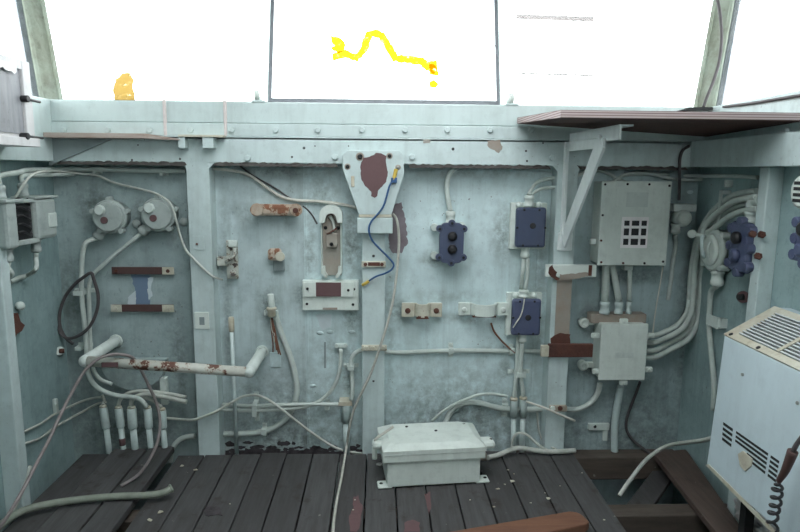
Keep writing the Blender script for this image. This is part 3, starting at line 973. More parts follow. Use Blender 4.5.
# five floor pipes with cables
FP = [((103, 407), (106.5, 428), (109, 450), 0.0165, 'first floor pipe from the left wall, with a short cable stub'),
      ((118.5, 408), (121, 427), (123, 449), 0.0165, 'second floor pipe from the left wall, brown mark near the floor'),
      ((131.5, 408), (133, 428), (136.5, 450), 0.019, 'third and widest of the five floor pipes in the left corner'),
      ((147.5, 408), (149, 428), (151.5, 447), 0.0165, 'fourth floor pipe from the left wall, below the curved conduit'),
      ((162, 410), (163, 428), (165.5, 447), 0.0165, 'floor pipe nearest the left frame post of the five')]
for (a, b, c_, r, lab) in FP:
    A, B = PY(*a, 0.045), PY(*b, 0.045)
    Cc = V((B.x + 0.006, 0.045, -0.06))
    t = thing('floor_pipe', (Cc.x, Cc.y, 0), lab, 'pipe', 'cable pipes rising from the floor in the left corner')
    MB().lathe(A, B - A, [(r * 0.8, 0), (r, 0.004), (r, (B - A).length - 0.004), (r * 0.9, (B - A).length)], 16).build('sleeve', 'sleeve', t)
    MB().tube([B, Cc], r * 0.72, 14, 0).build('pipe', 'sleeve', t)
    MB().lathe(A, (0, 0, 1), [(r * 0.85, 0), (r * 0.85, 0.006), (r * 0.6, 0.009)], 14).build('collar', 'cream', t)
    if a[0] == 118.5:
        MB().tube([PY(122, 438, 0.045), PY(122.8, 445, 0.045)], r * 0.76, 14, 0).build('brown_band', 'primer', t)


def top(k):
    p = PY(*FP[k][0], 0.045)
    return V((p.x, p.y, p.z + 0.01))


conduit('cable', [top(1)] + wpath([(120, 400), (125, 395), (132, 392), (142, 391), (155, 392), (170, 394), (186, 397)], 0.05), 0.0075, 'cablegrey', 'upper pale cable arching from the second floor pipe towards the left post', 'cable')
conduit('cable', [top(2)] + wpath([(132, 400), (138, 396), (148, 394), (160, 396), (174, 399), (187, 402)], 0.045), 0.010, 'cablegrey', 'thick pale cable arching from the widest floor pipe towards the left post', 'cable')
conduit('cable', [top(4)] + wpath([(159, 405), (152, 400), (143, 397)], 0.06), 0.007, 'cablegrey', 'short pale cable bending left out of the floor pipe nearest the left post', 'cable')
conduit('cable', [top(0)] + wpath([(104, 400), (102, 395)], 0.06), 0.006, 'cablegrey', 'short cable stub standing out of the first floor pipe', 'cable')
tb = thing('cable_bracket', PY(164, 398, W), 'short upright flat bracket holding cables left of the left post', 'bracket')
MB().box(PY(161, 405, 0.068), PY(168, 376, W + 0.001), 0.001).build('bar', 'fixture', tb)
MB().hexbolt(PY(165, 380, 0.068), (0, -1, 0), 0.009, 0.006).build('bolt', 'fixture', tb)
conduit('cable', [PX(23, 432, XL + 0.01), PX(40, 424, XL + 0.008), PX(55, 414, XL + 0.008)] + wpath([(80, 402, 0.075), (94, 398, 0.07), (103, 397, 0.07)]), 0.0048, 'cablegrey', 'upper of two thin cables crossing the left wall into the corner', 'cable')
conduit('cable', [PX(23, 444, XL + 0.01), PX(40, 438, XL + 0.008), PX(60, 424, XL + 0.008)] + wpath([(84, 411, 0.075), (97, 404, 0.07), (106, 402, 0.05)]), 0.0048, 'cablegrey', 'lower of two thin cables crossing the left wall into the corner', 'cable')
cb = thing('cable_clamp', PX(55, 410, XL), 'small clamp on the left wall holding two thin cables', 'clamp')
MB().box(PX(53, 413, XL - 0.001), PX(58, 398, XL + 0.014), 0.002).build('body', 'fixture', cb)
MB().hexbolt(PX(55.5, 404, XL + 0.013), (1, 0, 0), 0.008, 0.006).build('bolt', 'fixture', cb)

conduit('conduit', wpath([(170, 462), (172, 450), (178, 441), (186, 437), (195, 436)], 0.06), 0.011, 'conduit', 'bent conduit rising from the floor just left of the left post')
# long brown cable over the rail
conduit('cable', [PY(-6, 536, -0.66), PY(10, 512, -0.63), PY(25, 486, -0.57), PY(40, 457, -0.49), PY(49, 440, -0.42), PY(58, 420, -0.37), PY(70, 396, -0.31), PY(84, 372, -0.26), PY(98, 359, -0.235), PY(111, 354.8, -0.21), PY(122, 354.5, -0.185), PY(133, 358, -0.15), PY(140, 368, -0.135), PY(148, 384, -0.13), PY(156, 402, -0.135), PY(160, 420, -0.15), PY(158, 440, -0.18), PY(150, 459, -0.21), PY(138, 475, -0.235), PZ(121, 486, 0.018)], 0.0058, 'cablebrown',
        'long brown cable draped over the grab rail, one end on the floorboards', 'cable')
t = thing('hose', PZ(90, 497, 0), 'thick grey-green hose lying across the left floorboards, open end to the right', 'hose')
hp = [PZ(x, y, 0.028) for x, y in ((-8, 534), (10, 518), (28, 509), (55, 503), (85, 499), (115, 496.5), (142, 495.5), (158, 494))] + [PZ(166, 491.5, 0.035), PZ(171, 488.5, 0.04)]
MB().tube(hp, 0.0125, 12, 6).build('body', 'hose', t)
d = (hp[-1] - hp[-2]).normalized()
MB().lathe(hp[-1] - d * 0.004, d, [(0.0125, 0), (0.016, 0.002), (0.016, 0.008), (0.010, 0.008), (0.009, 0.001)], 14).build('end_ring', 'hose', t)
conduit('cable', [PZ(-10, 530, 0.015), PZ(12, 512, 0.02), PY(26, 482, -0.44), PY(30, 466, -0.43)], 0.006, 'cablegrey', 'pale cable end leaning against the foot of the left wall post', 'cable')

# =================================================================== SECOND BAY
t = thing('pull_switch', PY(233, 270, W), 'small dull steel switch with a lever, right of the left post', 'switch')
MB().box(PY(227, 279, 0.07), PY(238, 240, W + 0.001), 0.003).build('body', 'chipdark', t)
MB().box(PY(228, 247, 0.05), PY(238, 240, 0.072), 0.003).build('top_block', 'fixture', t)
MB().box(PY(217, 266, 0.06), PY(230, 256, W + 0.001), 0.003).build('side_block', 'chipdark', t)
MB().tube([PY(226, 262, 0.055), PY(234, 256, 0.045), PY(235, 248, 0.05)], 0.007, 8).build('lever', 'chipdark', t)
MB().cyl(PY(233, 273, 0.07), PY(233, 273, 0.05), 0.013).build('knob', 'chipdark', t)

a, b = PY(257, 210, 0.03), PY(296, 209, 0.03)
t = thing('rusted_bracket', ((a.x + b.x) / 2, W, a.z - 0.03), 'horizontal rust-brown bracket with rounded ends, high in the second bay', 'bracket')
m = MB().box((a.x - 0.012, 0.035, a.z - 0.024), (b.x, W + 0.001, a.z + 0.022), 0.012)
m.build('bar', 'rustbar', t)
for p in (a, b):
    MB().cyl((p.x, 0.037, a.z + 0.001), (p.x, 0.018, a.z + 0.001), 0.026).build('boss', 'rustbar', t)
MB().cyl((b.x + 0.0, 0.02, a.z), (b.x, 0.012, a.z), 0.011).build('bolt', 'rusty', t)
conduit('wire', wpath([(303, 206), (309, 211), (314, 218), (317, 224)], 0.088), 0.003, 'cable', 'short dark wire end beside the rust-brown bracket', 'wire')

p = PY(274, 256, 0.03)
t = thing('rusted_stub', (p.x, W, p.z - 0.03), 'short cut-off rusty stub on the wall, below the rust-brown bracket', 'stub')
MB().box((p.x - 0.03, 0.045, p.z - 0.022), (p.x + 0.024, W + 0.001, p.z + 0.026), 0.012).build('block', 'rustbar', t)
MB().cyl((p.x + 0.022, 0.046, p.z - 0.004), (p.x + 0.022, 0.04, p.z - 0.004), 0.02).build('rim', 'cream', t)
MB().box((p.x - 0.012, 0.07, p.z - 0.07), (p.x + 0.035, W + 0.001, p.z - 0.02), 0.004).build('backing', 'greypatch', t)

# white and grey cables along the top of the second bay
conduit('cable', wpath([(212, 168.5), (232, 170.5), (246, 174), (258, 181), (270, 190), (282, 197), (298, 200.5), (320, 201.5), (340, 204), (357, 208)], 0.075), 0.0062, 'cablewhite', 'white cable sagging from the left post to the centre bracket', 'cable')
conduit('cable', wpath([(240, 166), (248, 172), (256, 177.5), (268, 184), (278, 190), (288, 197), (296, 200.5)], 0.082), 0.0035, 'cable', 'thin dark cable running above the sagging white cable', 'cable')

# handset-like clip holder
t = thing('handset_cradle', PY(331, 278, W), 'tall narrow handset cradle with a curved white hook at the top', 'cradle')
x0, x1 = PY(321, 240, 0.06).x, PY(342, 240, 0.06).x
zt, zbm = PY(331, 206, 0.06).z, PY(331, 277, 0.06).z
xm = (x0 + x1) / 2
MB().box((x0 + 0.004, 0.074, zbm + 0.004), (x1 - 0.004, W + 0.001, zt - 0.02), 0.004).build('back_plate', 'browned', t)
for x in (x0, x1 - 0.006):
    MB().box((x, 0.05, zbm + 0.02), (x + 0.006, W + 0.001, zt - 0.03), 0.002).build('side_flange', 'fixture', t)
# inverted U at the top
pts = []
for k in range(13):
    a = math.pi * k / 12
    pts.append(V((xm + 0.046 * math.cos(a), 0.035, zt - 0.034 + 0.040 * math.sin(a))))
pts += [V((xm - 0.046, 0.035, zt - 0.066)), V((xm - 0.026, 0.035, zt - 0.066))]
for k in range(9):
    a = math.pi - math.pi * k / 8
    pts.append(V((xm + 0.022 * math.cos(a), 0.035, zt - 0.05 + 0.022 * math.sin(a))))
pts += [V((xm + 0.026, 0.035, zt - 0.066)), V((xm + 0.046, 0.035, zt - 0.066))]
MB().prism(pts, (0, 0.05, 0)).build('top_hook', 'box', t)
for s in (-1, 1):
    q = [V((xm + s * 0.040, 0.04, zbm + 0.045)), V((xm + s * 0.043, 0.04, zbm + 0.02)), V((xm + s * 0.022, 0.04, zbm - 0.003)), V((xm + s * 0.016, 0.04, zbm + 0.006)), V((xm + s * 0.026, 0.04, zbm + 0.022)), V((xm + s * 0.028, 0.04, zbm + 0.045))]
    MB().prism(q, (0, 0.045, 0)).build('bottom_claw', 'box', t)
MB().box((xm - 0.022, 0.055, zt - 0.17), (xm + 0.024, 0.076, zt - 0.11), 0.004).build('rest_block', 'browned', t)
MB().tube([V((xm - 0.02, 0.06, zt - 0.115)), V((xm, 0.05, zt - 0.105)), V((xm + 0.022, 0.06, zt - 0.09))], 0.004, 6).build('spring', 'rusty', t)
for dx, dz in ((-0.025, -0.09), (0.026, -0.09), (0, -0.155)):
    MB().hexbolt((xm + dx, 0.075 if dz > -0.1 else 0.056, zt + dz), (0, -1, 0), 0.008, 0.006).build('screw', 'dark', t)
MB().tube([V((xm - 0.006, 0.072, zt - 0.04)), V((xm + 0.012, 0.070, zt - 0.09)), V((xm - 0.004, 0.072, zt - 0.12))], 0.008, 8).build('cable_stub', 'cablegrey', t)

# name plate board
a, b = PY(302.5, 310.5, 0.055), PY(358.5, 281, 0.055)
t = thing('mounting_board', ((a.x + b.x) / 2, W, a.z), 'rectangular pale board with a brown centre strip, below the handset cradle', 'board')
MB().box((a.x, 0.058, a.z), (b.x, W + 0.001, b.z), 0.002).build('board', 'box', t)
zmid = a.z + (b.z - a.z) * 0.48
MB().box((a.x + 0.006, 0.048, zmid), (b.x - 0.02, 0.06, b.z - 0.004), 0.001).build('upper_strip', 'box', t)
xa, xb = PY(316, 290, 0.048).x, PY(341, 290, 0.048).x
MB().box((xa, 0.0465, zmid + 0.001), (xb, 0.0485, b.z - 0.005)).build('bare_patch', 'primer', t, label='brown bare patch')
for fx, fz in ((0.1, 0.75), (0.08, 0.22), (0.9, 0.2), (0.92, 0.72), (0.82, 0.7)):
    y = 0.049 if fz > 0.5 and fx < 0.85 else 0.059
    MB().hexbolt((a.x + (b.x - a.x) * fx, y, a.z + (b.z - a.z) * fz), (0, -1, 0), 0.006, 0.005).build('screw', 'dark', t)
MB().box((a.x + (b.x - a.x) * 0.36, 0.0572, a.z + 0.003), (a.x + (b.x - a.x) * 0.62, 0.059, a.z + 0.012)).build('rust_stain', 'browned', t)

# vertical gland with frayed wires and thick conduit
t = thing('frayed_cable', PY(276, 353, W), 'upright metal gland with frayed brown wires hanging from it', 'cable')
MB().lathe(PY(270.5, 294, 0.042), PY(272, 310, 0.042) - PY(270.5, 294, 0.042), [(0.012, 0), (0.014, 0.004), (0.014, 0.06), (0.011, 0.066)], 14).build('tube', 'fixture', t)
MB().lathe(PY(271.3, 307, 0.042), PY(272, 317, 0.042) - PY(271.3, 307, 0.042), [(0.019, 0), (0.021, 0.003), (0.021, 0.012), (0.017, 0.016), (0.017, 0.035), (0.014, 0.04)], 12).build('gland_nut', 'cream', t)
MB().box(PY(264, 316, 0.06), PY(278, 309, W + 0.001), 0.002).build('clip', 'fixture', t)
for k, (dx, ln) in enumerate(((0, 352), (2.5, 350), (4, 354), (1, 342), (5.5, 355))):
    MB().tube(wpath([(270.5 + dx * 0.3, 318), (271.5 + dx * 0.6, 330), (273 + dx, ln - 8), (273 + dx * 1.4, ln)], 0.055 - 0.004 * (k % 2)), 0.0032, 6).build('frayed_wire', 'copper' if k != 3 else 'cablewhite', t)
MB().box(PY(270, 367, 0.082), PY(281, 352, W + 0.001), 0.001).build('backing_tab', 'wall', t)
conduit('conduit', wpath([(275, 310), (277.5, 322), (283, 338), (290, 356), (295, 374), (297, 390), (294, 405), (287, 417), (275, 427), (260, 432), (243, 433.5), (223, 434)], 0.077), 0.0125, 'conduit',
        'thick pale conduit curving from the frayed gland down to the left post', clips=((265, 429, 0.02, 0.06),))
# slender upright pipe
t = thing('upright_pipe', PY(237, 455, 0.04), 'slender upright pipe with a thicker top, right of the left post', 'pipe')
MB().tube([PY(231.5, 331, 0.04), PY(237, 456, 0.04)], 0.0085, 12, 0).build('pipe', 'sleeve', t)
MB().lathe(PY(231.2, 317, 0.04), PY(231.6, 332, 0.04) - PY(231.2, 317, 0.04), [(0.009, 0), (0.012, 0.004), (0.012, 0.055), (0.009, 0.062)], 12).build('top_sleeve', 'cream', t)

conduit('conduit', wpath([(222, 404.5), (250, 406.0), (280, 405), (310, 404.2), (342, 404.5)], 0.046), 0.0085, 'conduit', 'upper of two level conduits between the left post and the centre post')
conduit('conduit', wpath([(222, 409.5), (245, 410.5), (275, 409.5), (300, 407.5), (318, 402), (330, 392), (336, 382), (340, 368), (341, 349)], 0.050), 0.0085, 'conduit', 'pale conduit running level, then rising to a capped end near the centre post', clips=((257, 406, 0.02, 0.13), (327.5, 404, 0.018, 0.05)))
t = thing('end_clip', PY(341.5, 346, W), 'small two-bolt clip capping the risen conduit beside the centre post', 'clip')
MB().box(PY(335, 348, 0.062), PY(347, 343, W + 0.001), 0.002).build('bar', 'fixture', t)
for x in (336.5, 345.5):
    MB().hexbolt(PY(x, 345.5, 0.063), (0, -1, 0), 0.010, 0.010).build('bolt', 'fixture', t)
conduit('cable', wpath([(166, 418, 0.075), (183, 419.5, 0.06), (192, 420, -0.008), (200, 418, -0.012), (214, 412.5, -0.012), (224, 407, 0.0), (234, 401, 0.015), (243, 396.5, 0.02), (254, 395, 0.02), (264, 397.5, 0.02), (276, 405, 0.02), (290, 416, 0.03), (304, 427, 0.05), (318, 437, 0.06), (334, 447, 0.06), (350, 452, 0.05), (372, 454, 0.035)]), 0.0055, 'cablegrey',
        'thin pale cable winding across the left post and down to the floor near the centre', 'cable')
t = thing('floor_pipe', PY(346, 455, 0.05), 'upright floor pipe with a wide sleeve, just left of the centre post', 'pipe')
A, B = PY(346.5, 402, 0.05), PY(346.5, 422, 0.05)
MB().lathe(A, B - A, [(0.018, 0), (0.02, 0.004), (0.02, (B - A).length)], 16).build('sleeve', 'sleeve', t)
MB().tube([B, V((B.x, B.y, -0.06))], 0.015, 14, 0).build('pipe', 'sleeve', t)
MB().box(PY(339, 403, 0.03), PY(352, 400, W), 0.003).build('collar', 'cream', t)
conduit('conduit', wpath([(351, 400, 0.045), (352.5, 388, 0.05), (351.5, 374, 0.06), (351, 363, 0.062), (353.5, 355, 0.062), (360, 350.5, 0.062), (372, 349, 0.064)]) , 0.0095, 'conduit', 'short conduit bending from the wide-sleeved floor pipe behind the centre post', clips=((351, 365, 0.065, 0.018),))

# =================================================================== CENTRE BRACKET
t = thing('centre_bracket', PY(373, 234, 0), 'white trapezoid bracket plate with a brown bare patch, on the centre post', 'bracket')
Yt = -0.034
MB().prism(outline([(342.6, 155), (347.5, 150.5), (399.5, 150.5), (404, 155), (404, 174), (391.5, 214.5), (358.8, 214.5), (342.6, 169)], Yt), (0, 0.03, 0), 0.002).build('plate', 'frame', t)
patch('bare_patch', [(360.5, 165), (363.5, 158), (369, 156.5), (374, 155), (376, 152.7), (379, 152.8), (386.5, 155.8), (386, 163), (388, 172), (386.3, 182), (380.5, 188), (378, 191), (377.2, 196), (374.5, 197.8), (371.3, 196), (371.3, 191.5), (365, 186), (361, 179)], Yt, 'primer', t, rag=0.35)
rl = MB()
for (x, y, r) in ((360, 156.7, 0.0165), (389.5, 156, 0.0125), (347.6, 166.7, 0.0125), (398, 167.4, 0.011)):
    MB().cyl(PY(x, y, Yt + 0.002), PY(x, y, Yt - 0.0012), r).build('rust_ring', 'browned', t)
    MB().lathe(PY(x, y, Yt), (0, -1, 0), [(r * 0.6, 0), (r * 0.6, 0.005), (r * 0.25, 0.005)], 12).build('bolt_hole', 'dark' if x < 395 else 'steel', t)
MB().box(PY(358.8, 217.3, Yt + 0.001), PY(391.5, 214.0, -0.002), 0.002).build('seam_strip', 'cream', t)
MB().box(PY(357, 233.5, Yt - 0.004), PY(392.5, 217.3, -0.001), 0.003).build('lower_box', 'frame', t)
MB().box(PY(351, 187, Yt - 0.004), PY(354.5, 176, Yt + 0.001), 0.002).build('chipped_tab', 'cream', t)
t = thing('rusty_strap', PY(374, 271, 0), 'small rust-spotted strap across the centre post, below the lower box of the bracket', 'strap')
MB().box(PY(361.5, 267.5, -0.012), PY(385.8, 261, 0.001), 0.003).build('bar', 'cream', t)
MB().box(PY(368, 266, -0.0135), PY(380, 262.2, -0.010), 0.002).build('rust_patch', 'rusty', t)
for x in (365.5, 382):
    MB().hexbolt(PY(x, 264.3, -0.012), (0, -1, 0), 0.008, 0.006).build('bolt', 'rusty', t)
t = thing('rusty_strap', PY(374, 352, 0), 'rust-spotted strap with two bolts low on the centre post', 'strap')
MB().box(PY(361.5, 351, -0.012), PY(386.8, 344.5, 0.001), 0.003).build('bar', 'cream', t)
for x in (366, 372.5, 383):
    MB().hexbolt(PY(x, 348, -0.012), (0, -1, 0), 0.011, 0.008).build('bolt', 'cream', t)
t = thing('earth_wire', PY(380, 284, -0.02), 'thin blue wire with yellow lugs hanging from the white bracket plate', 'wire')
MB().tube(wpath([(393.5, 180, -0.045), (389.5, 186, -0.05), (386.5, 197, -0.05), (383, 207, -0.052), (377, 215, -0.055), (371, 222, -0.055), (368.8, 230, -0.055), (372, 240, -0.05), (379, 248, -0.04), (388, 257, -0.03), (393.5, 264, -0.03), (392, 269, -0.03), (386, 273, -0.025), (376, 276.5, -0.02), (368, 281.5, -0.015)]), 0.0038, 8).build('wire', 'wireblue', t)
MB().tube(wpath([(396.2, 169, -0.046), (394.8, 175, -0.046), (393.6, 180, -0.045)]), 0.0075, 8).build('lug', 'yellow', t)
MB().box(PY(391, 183, -0.052), PY(397, 177.5, -0.038), 0.003).build('crimp', 'wireblue', t)
MB().tube(wpath([(369, 281, -0.015), (365.5, 283.5, -0.012), (362.5, 285, -0.006)]), 0.0065, 8).build('lug', 'yellow', t)
conduit('hanging_cord', wpath([(393, 214, 0.03), (396, 218, 0.02), (398, 226, 0.0), (399, 240, -0.005), (398.3, 255, -0.01), (396.5, 275, -0.02), (393, 300, -0.03), (387, 325, -0.04), (379, 350, -0.05), (371, 373, -0.05), (361, 394, -0.05), (353, 412, -0.045), (349, 430, -0.04), (346.5, 447, -0.02)]) + [PZ(344, 462, 0.012), PZ(341, 480, 0.008), PZ(337, 500, 0.008), PZ(334, 520, 0.008), PZ(332, 545, 0.008)], 0.0052, 'rope',
        'long soiled white cord hanging past the centre post and trailing over the floor', 'cord')

# =================================================================== THIRD BAY: blue switches, clamps, conduits
def blue_plate(t, c, w, h, y0, y1, mat, lobes):
    pts = []
    n = 96
    for k in range(n):
        a = 2 * math.pi * k / n
        ca, sa = math.cos(a), math.sin(a)
        s_ = (abs(ca / (w / 2)) ** 5 + abs(sa / (h / 2)) ** 5) ** (-1 / 5)
        if lobes:
            s_ *= 1 + 0.09 * max(0, math.cos(a * 8)) ** 4 if lobes == 8 else 1
        pts.append(V((c.x + s_ * ca, y0, c.z + s_ * sa)))
    return MB().prism(pts, (0, y1 - y0, 0), 0.002)


c = PY(451.5, 243, 0.02)
t = thing('push_button_switch', (c.x, W, c.z - 0.09), 'dark blue lobed switch with two black buttons, hanging alone from its own conduit', 'switch', 'blue electrical switches on the front wall')
wv, hv = 0.098, 0.165
MB().box((c.x - 0.038, 0.03, c.z - 0.07), (c.x + 0.038, W + 0.001, c.z + 0.07), 0.008).build('housing', 'fixture', t)
bp_ = blue_plate(t, c, wv, hv, 0.012, 0.04, 'blue', 0)
for dx, dz in ((-1, 0.72), (1, 0.72), (-1, -0.72), (1, -0.72), (0, 1), (0, -1)):
    p = V((c.x + dx * wv * 0.50, 0.010, c.z + dz * hv * 0.49))
    bp_.cyl(p, p + V((0, 0.028, 0)), 0.0145, 12)
bp_.build('cover', 'blue', t)
for dx, dz in ((-1, 0.72), (1, 0.72), (-1, -0.72), (1, -0.72), (0, 1), (0, -1)):
    p = V((c.x + dx * wv * 0.50, 0.010, c.z + dz * hv * 0.49))
    MB().hexbolt(p, (0, -1, 0), 0.006, 0.004).build('screw', 'dark', t)
for dz in (0.028, -0.024):
    MB().lathe((c.x + 0.002, 0.012, c.z + dz), (0, -1, 0), [(0.019, 0), (0.019, 0.008), (0.013, 0.010), (0.013, 0.015), (0.008, 0.018)], 18).build('button', 'black', t)
for x, y in ((434.5, 227.5), (434.5, 255.5), (462, 226)):
    p = PY(x, y, 0.07)
    MB().cyl((p.x, W + 0.001, p.z), (p.x, 0.06, p.z), 0.016).build('mounting_foot', 'fixture', t)
gt = V((c.x - 0.004, 0.045, c.z + hv / 2 - 0.012))
gland(t, gt, gt + V((0, 0, 0.058)), 0.018, 'box')
conduit('conduit', [gt + V((0, 0, 0.059))] + wpath([(448.5, 202), (447, 190), (448, 178), (453, 170), (462, 165.5)], 0.05), 0.0105, 'conduit', 'pale conduit curving up from the lone blue switch to the header')


def blue_box(cx, cy, w, h, label, mat, chip):
    c = PY(cx, cy, 0.02)
    t = thing('blue_switch_box', (c.x, W, c.z - h / 2), label, 'switch', 'blue electrical switches on the front wall')
    MB().box((c.x - w / 2 - 0.012, 0.066, c.z - h / 2 - 0.014), (c.x + w / 2 + 0.016, W + 0.001, c.z + h / 2 + 0.016), 0.003).build('back_plate', 'box', t)
    MB().box((c.x - w / 2 + 0.006, 0.03, c.z - h / 2 + 0.004), (c.x + w / 2 - 0.006, 0.068, c.z + h / 2 - 0.004), 0.008).build('housing', 'fixture', t)
    m = MB().box((c.x - w / 2, 0.008, c.z - h / 2), (c.x + w / 2, 0.034, c.z + h / 2), 0.010)
    m.build('cover', mat, t)
    MB().lathe((c.x + 0.006, 0.009, c.z + chip), (0, -1, 0), [(0.0125, 0), (0.0125, 0.003), (0.009, 0.003)], 16).build('spindle_hole', 'black', t)
    for dx, dz in ((-0.5, 0.44), (0.5, 0.44), (-0.5, -0.44), (0.5, -0.44), (-0.92, 0), (0.92, 0)):
        MB().hexbolt((c.x + dx * w / 2, 0.010, c.z + dz * h), (0, -1, 0), 0.005, 0.005).build('screw', 'dark', t)
    for dx in (-0.72, 0.62):
        MB().ball((c.x + dx * w / 2, 0.05, c.z + h / 2 + 0.008), 0.0135, 10).build('corner_nut', 'box', t)
    return t, c


t, c = blue_box(530.5, 227.5, 0.123, 0.163, 'blue switch box with one dark hole, upper of two beside the shelf post', 'blue', 0.008)
g1 = V((c.x - 0.004, 0.045, c.z + 0.083))
gland(t, g1, g1 + V((0, 0, 0.047)), 0.018, 'box')
g2 = V((c.x - 0.012, 0.045, c.z - 0.08))
gland(t, g2, g2 - V((0, 0, 0.048)), 0.017, 'box')
e = g1 + V((0, 0, 0.048))
conduit('cable', [e + V((-0.004, 0, 0))] + wpath([(531, 190), (535, 184.5), (541, 180.5), (552, 178), (562, 177.5)], 0.055), 0.0075, 'conduit', 'upper pale cable from the upper blue switch box to the shelf post', 'cable')
conduit('cable', [e + V((0.006, -0.004, -0.001))] + wpath([(536.5, 191), (543, 188.5), (552, 187.5), (562, 187)], 0.05), 0.0065, 'conduit', 'lower pale cable from the upper blue switch box to the shelf post', 'cable')
f = g2 - V((0, 0, 0.049))
t2, c2 = blue_box(526, 317, 0.121, 0.155, 'blue switch box with a thin white wire, lower of two beside the shelf post', 'blueworn', 0.0)
g3 = V((c2.x - 0.008, 0.045, c2.z + 0.079))
gland(t2, g3, g3 + V((0, 0, 0.032)), 0.018, 'box')
g4 = V((c2.x - 0.006, 0.045, c2.z - 0.078))
gland(t2, g4, g4 - V((0, 0, 0.036)), 0.016, 'box')
h = g3 + V((0, 0, 0.033))
conduit('conduit', [f + V((-0.004, 0, 0)), h + V((-0.010, 0.005, 0.0))], 0.0085, 'conduit', 'left of two short conduits linking the two blue switch boxes', smooth=0)
conduit('conduit', [f + V((0.010, -0.006, 0)), h.lerp(f, 0.5) + V((0.011, -0.008, 0)), h + V((0.006, -0.004, 0))], 0.0080, 'conduit', 'right of two short conduits linking the two blue switch boxes')
conduit('wire', wpath([(524.5, 297, 0.0), (523.5, 305, 0.0), (521, 315, 0.0), (516, 323, 0.0), (511.5, 330, 0.02)]), 0.0026, 'cablewhite', 'thin white wire hanging across the lower blue switch box', 'wire')

# the two conduits down to the double floor pipes
S = []
for k, (xa, ya, xb, lab) in enumerate(((513.8, 400, 514, 'left one of the paired floor pipes below the blue switch boxes'), (523.2, 399, 522, 'right one of the paired floor pipes below the blue switch boxes'))):
    t = thing('floor_pipe', PY(xb, 446, 0.05), lab, 'pipe', 'paired floor pipes')
    A, B = PY(xa, ya, 0.05), PY(xa - 0.2, 417, 0.05)
    MB().lathe(A, B - A, [(0.0135, 0), (0.0155, 0.004), (0.0155, (B - A).length)], 16).build('sleeve', 'sleeve', t)
    MB().tube([B, V((PY(xb, 446, 0.05).x, 0.05, -0.06))], 0.0115, 14, 0).build('pipe', 'sleeve', t)
    MB().lathe(A, (0, 0, 1), [(0.017, 0), (0.017, 0.008), (0.012, 0.012)], 14).build('collar', 'cream', t)
    S.append(A + V((0, 0, 0.013)))
conduit('conduit', wpath([(518, 337, 0.062), (517.5, 350, 0.048), (516.5, 370, 0.05), (515, 388, 0.05)]) + [S[0]], 0.0088, 'conduit', 'left conduit of two dropping from the lower blue switch box', clips=((518.5, 371, 0.095, 0.02),))
conduit('conduit', [g4 - V((0, 0, 0.037))] + wpath([(521, 362, 0.045), (520.5, 374, 0.045), (522.5, 388, 0.05)]) + [S[1]], 0.0092, 'conduit', 'right conduit of two dropping from the lower blue switch box')
conduit('conduit', wpath([(383, 351.5), (400, 352.5), (430, 351.2), (460, 350.5), (490, 350.8), (520, 351), (546, 351.5)], 0.0795), 0.0095, 'conduit', 'level conduit running between the centre post and the shelf post', clips=((450.5, 349.5, 0.02, 0.062), (511, 349.5, 0.02, 0.05)))
conduit('wire', wpath([(491, 323), (494, 331), (500, 339), (508, 347), (515, 353)], 0.065), 0.004, 'copper', 'thin rusty wire slanting below the right pipe clamp', 'wire')


def half_clamp(xa, xb, ya, yb, hump, label, mats):
    a, b = PY(xa, ya, 0.05), PY(xb, yb, 0.05)
    zc, hh = (a.z + b.z) / 2, abs(a.z - b.z) * 0.5
    ha, hb = PY(hump[0], 310, 0.05).x, PY(hump[1], 310, 0.05).x
    t = thing('pipe_clamp', ((a.x + b.x) / 2, W, zc - hh), label, 'clamp', 'empty pipe clamps in the third bay')
    d = 0.008
    out, inn = [(a.x, 0.062)], [(a.x, 0.062 + d)]
    n = 14
    cx, rr = (ha + hb) / 2, (hb - ha) / 2
    dep = min(rr * 1.05, 0.05)
    for k in range(n + 1):
        th = math.pi - math.pi * k / n
        out.append((cx + rr * math.cos(th), 0.062 - dep * math.sin(th)))
        inn.append((cx + (rr - d) * math.cos(th), 0.062 + d - dep * math.sin(th)))
    out.append((b.x, 0.062))
    inn.append((b.x, 0.062 + d))
    m = MB()
    z0, z1 = zc - hh * 0.62, zc + hh * 0.8
    for i in range(len(out) - 1):
        m.prism([V((*out[i], z0)), V((*out[i + 1], z0)), V((*inn[i + 1], z0)), V((*inn[i], z0))], (0, 0, z1 - z0))
    m.build('band', mats, t)
    for x0, x1 in ((a.x, a.x + (ha - a.x) * 0.9), (b.x - (b.x - hb) * 0.9, b.x)):
        MB().box((x0, 0.069, z0 + 0.002), (x1, W + 0.001, z1 - 0.002), 0.002).build('foot', 'fixture', t)
        MB().box((x0 - 0.002, 0.055, z0 - 0.004), (x1 + 0.002, 0.063, z1 + 0.002), 0.003).build('tab', mats, t)
        xm_ = (x0 + x1) / 2
        MB().lathe((xm_, 0.056, zc), (0, -1, 0), [(0.012, 0), (0.012, 0.004), (0.006, 0.007)], 12).build('bolt', 'rusty' if mats == 'cream' else 'box', t)
    m = MB()
    m.prism([V((ha + 0.005, 0.03, z0 - 0.006)), V((hb - 0.005, 0.03, z0 - 0.006)), V((hb - 0.012, 0.03, z0 + 0.006)), V((ha + 0.012, 0.03, z0 + 0.006))], (0, 0.03, 0))
    m.build('packing', 'rusty', t)


half_clamp(402, 442, 320, 302, (415, 430), 'small empty pipe clamp with a rusty left bolt, left one of two', 'cream')
half_clamp(459, 509, 318, 302, (471, 497), 'wide empty pipe clamp beside the lower blue switch box', 'box')

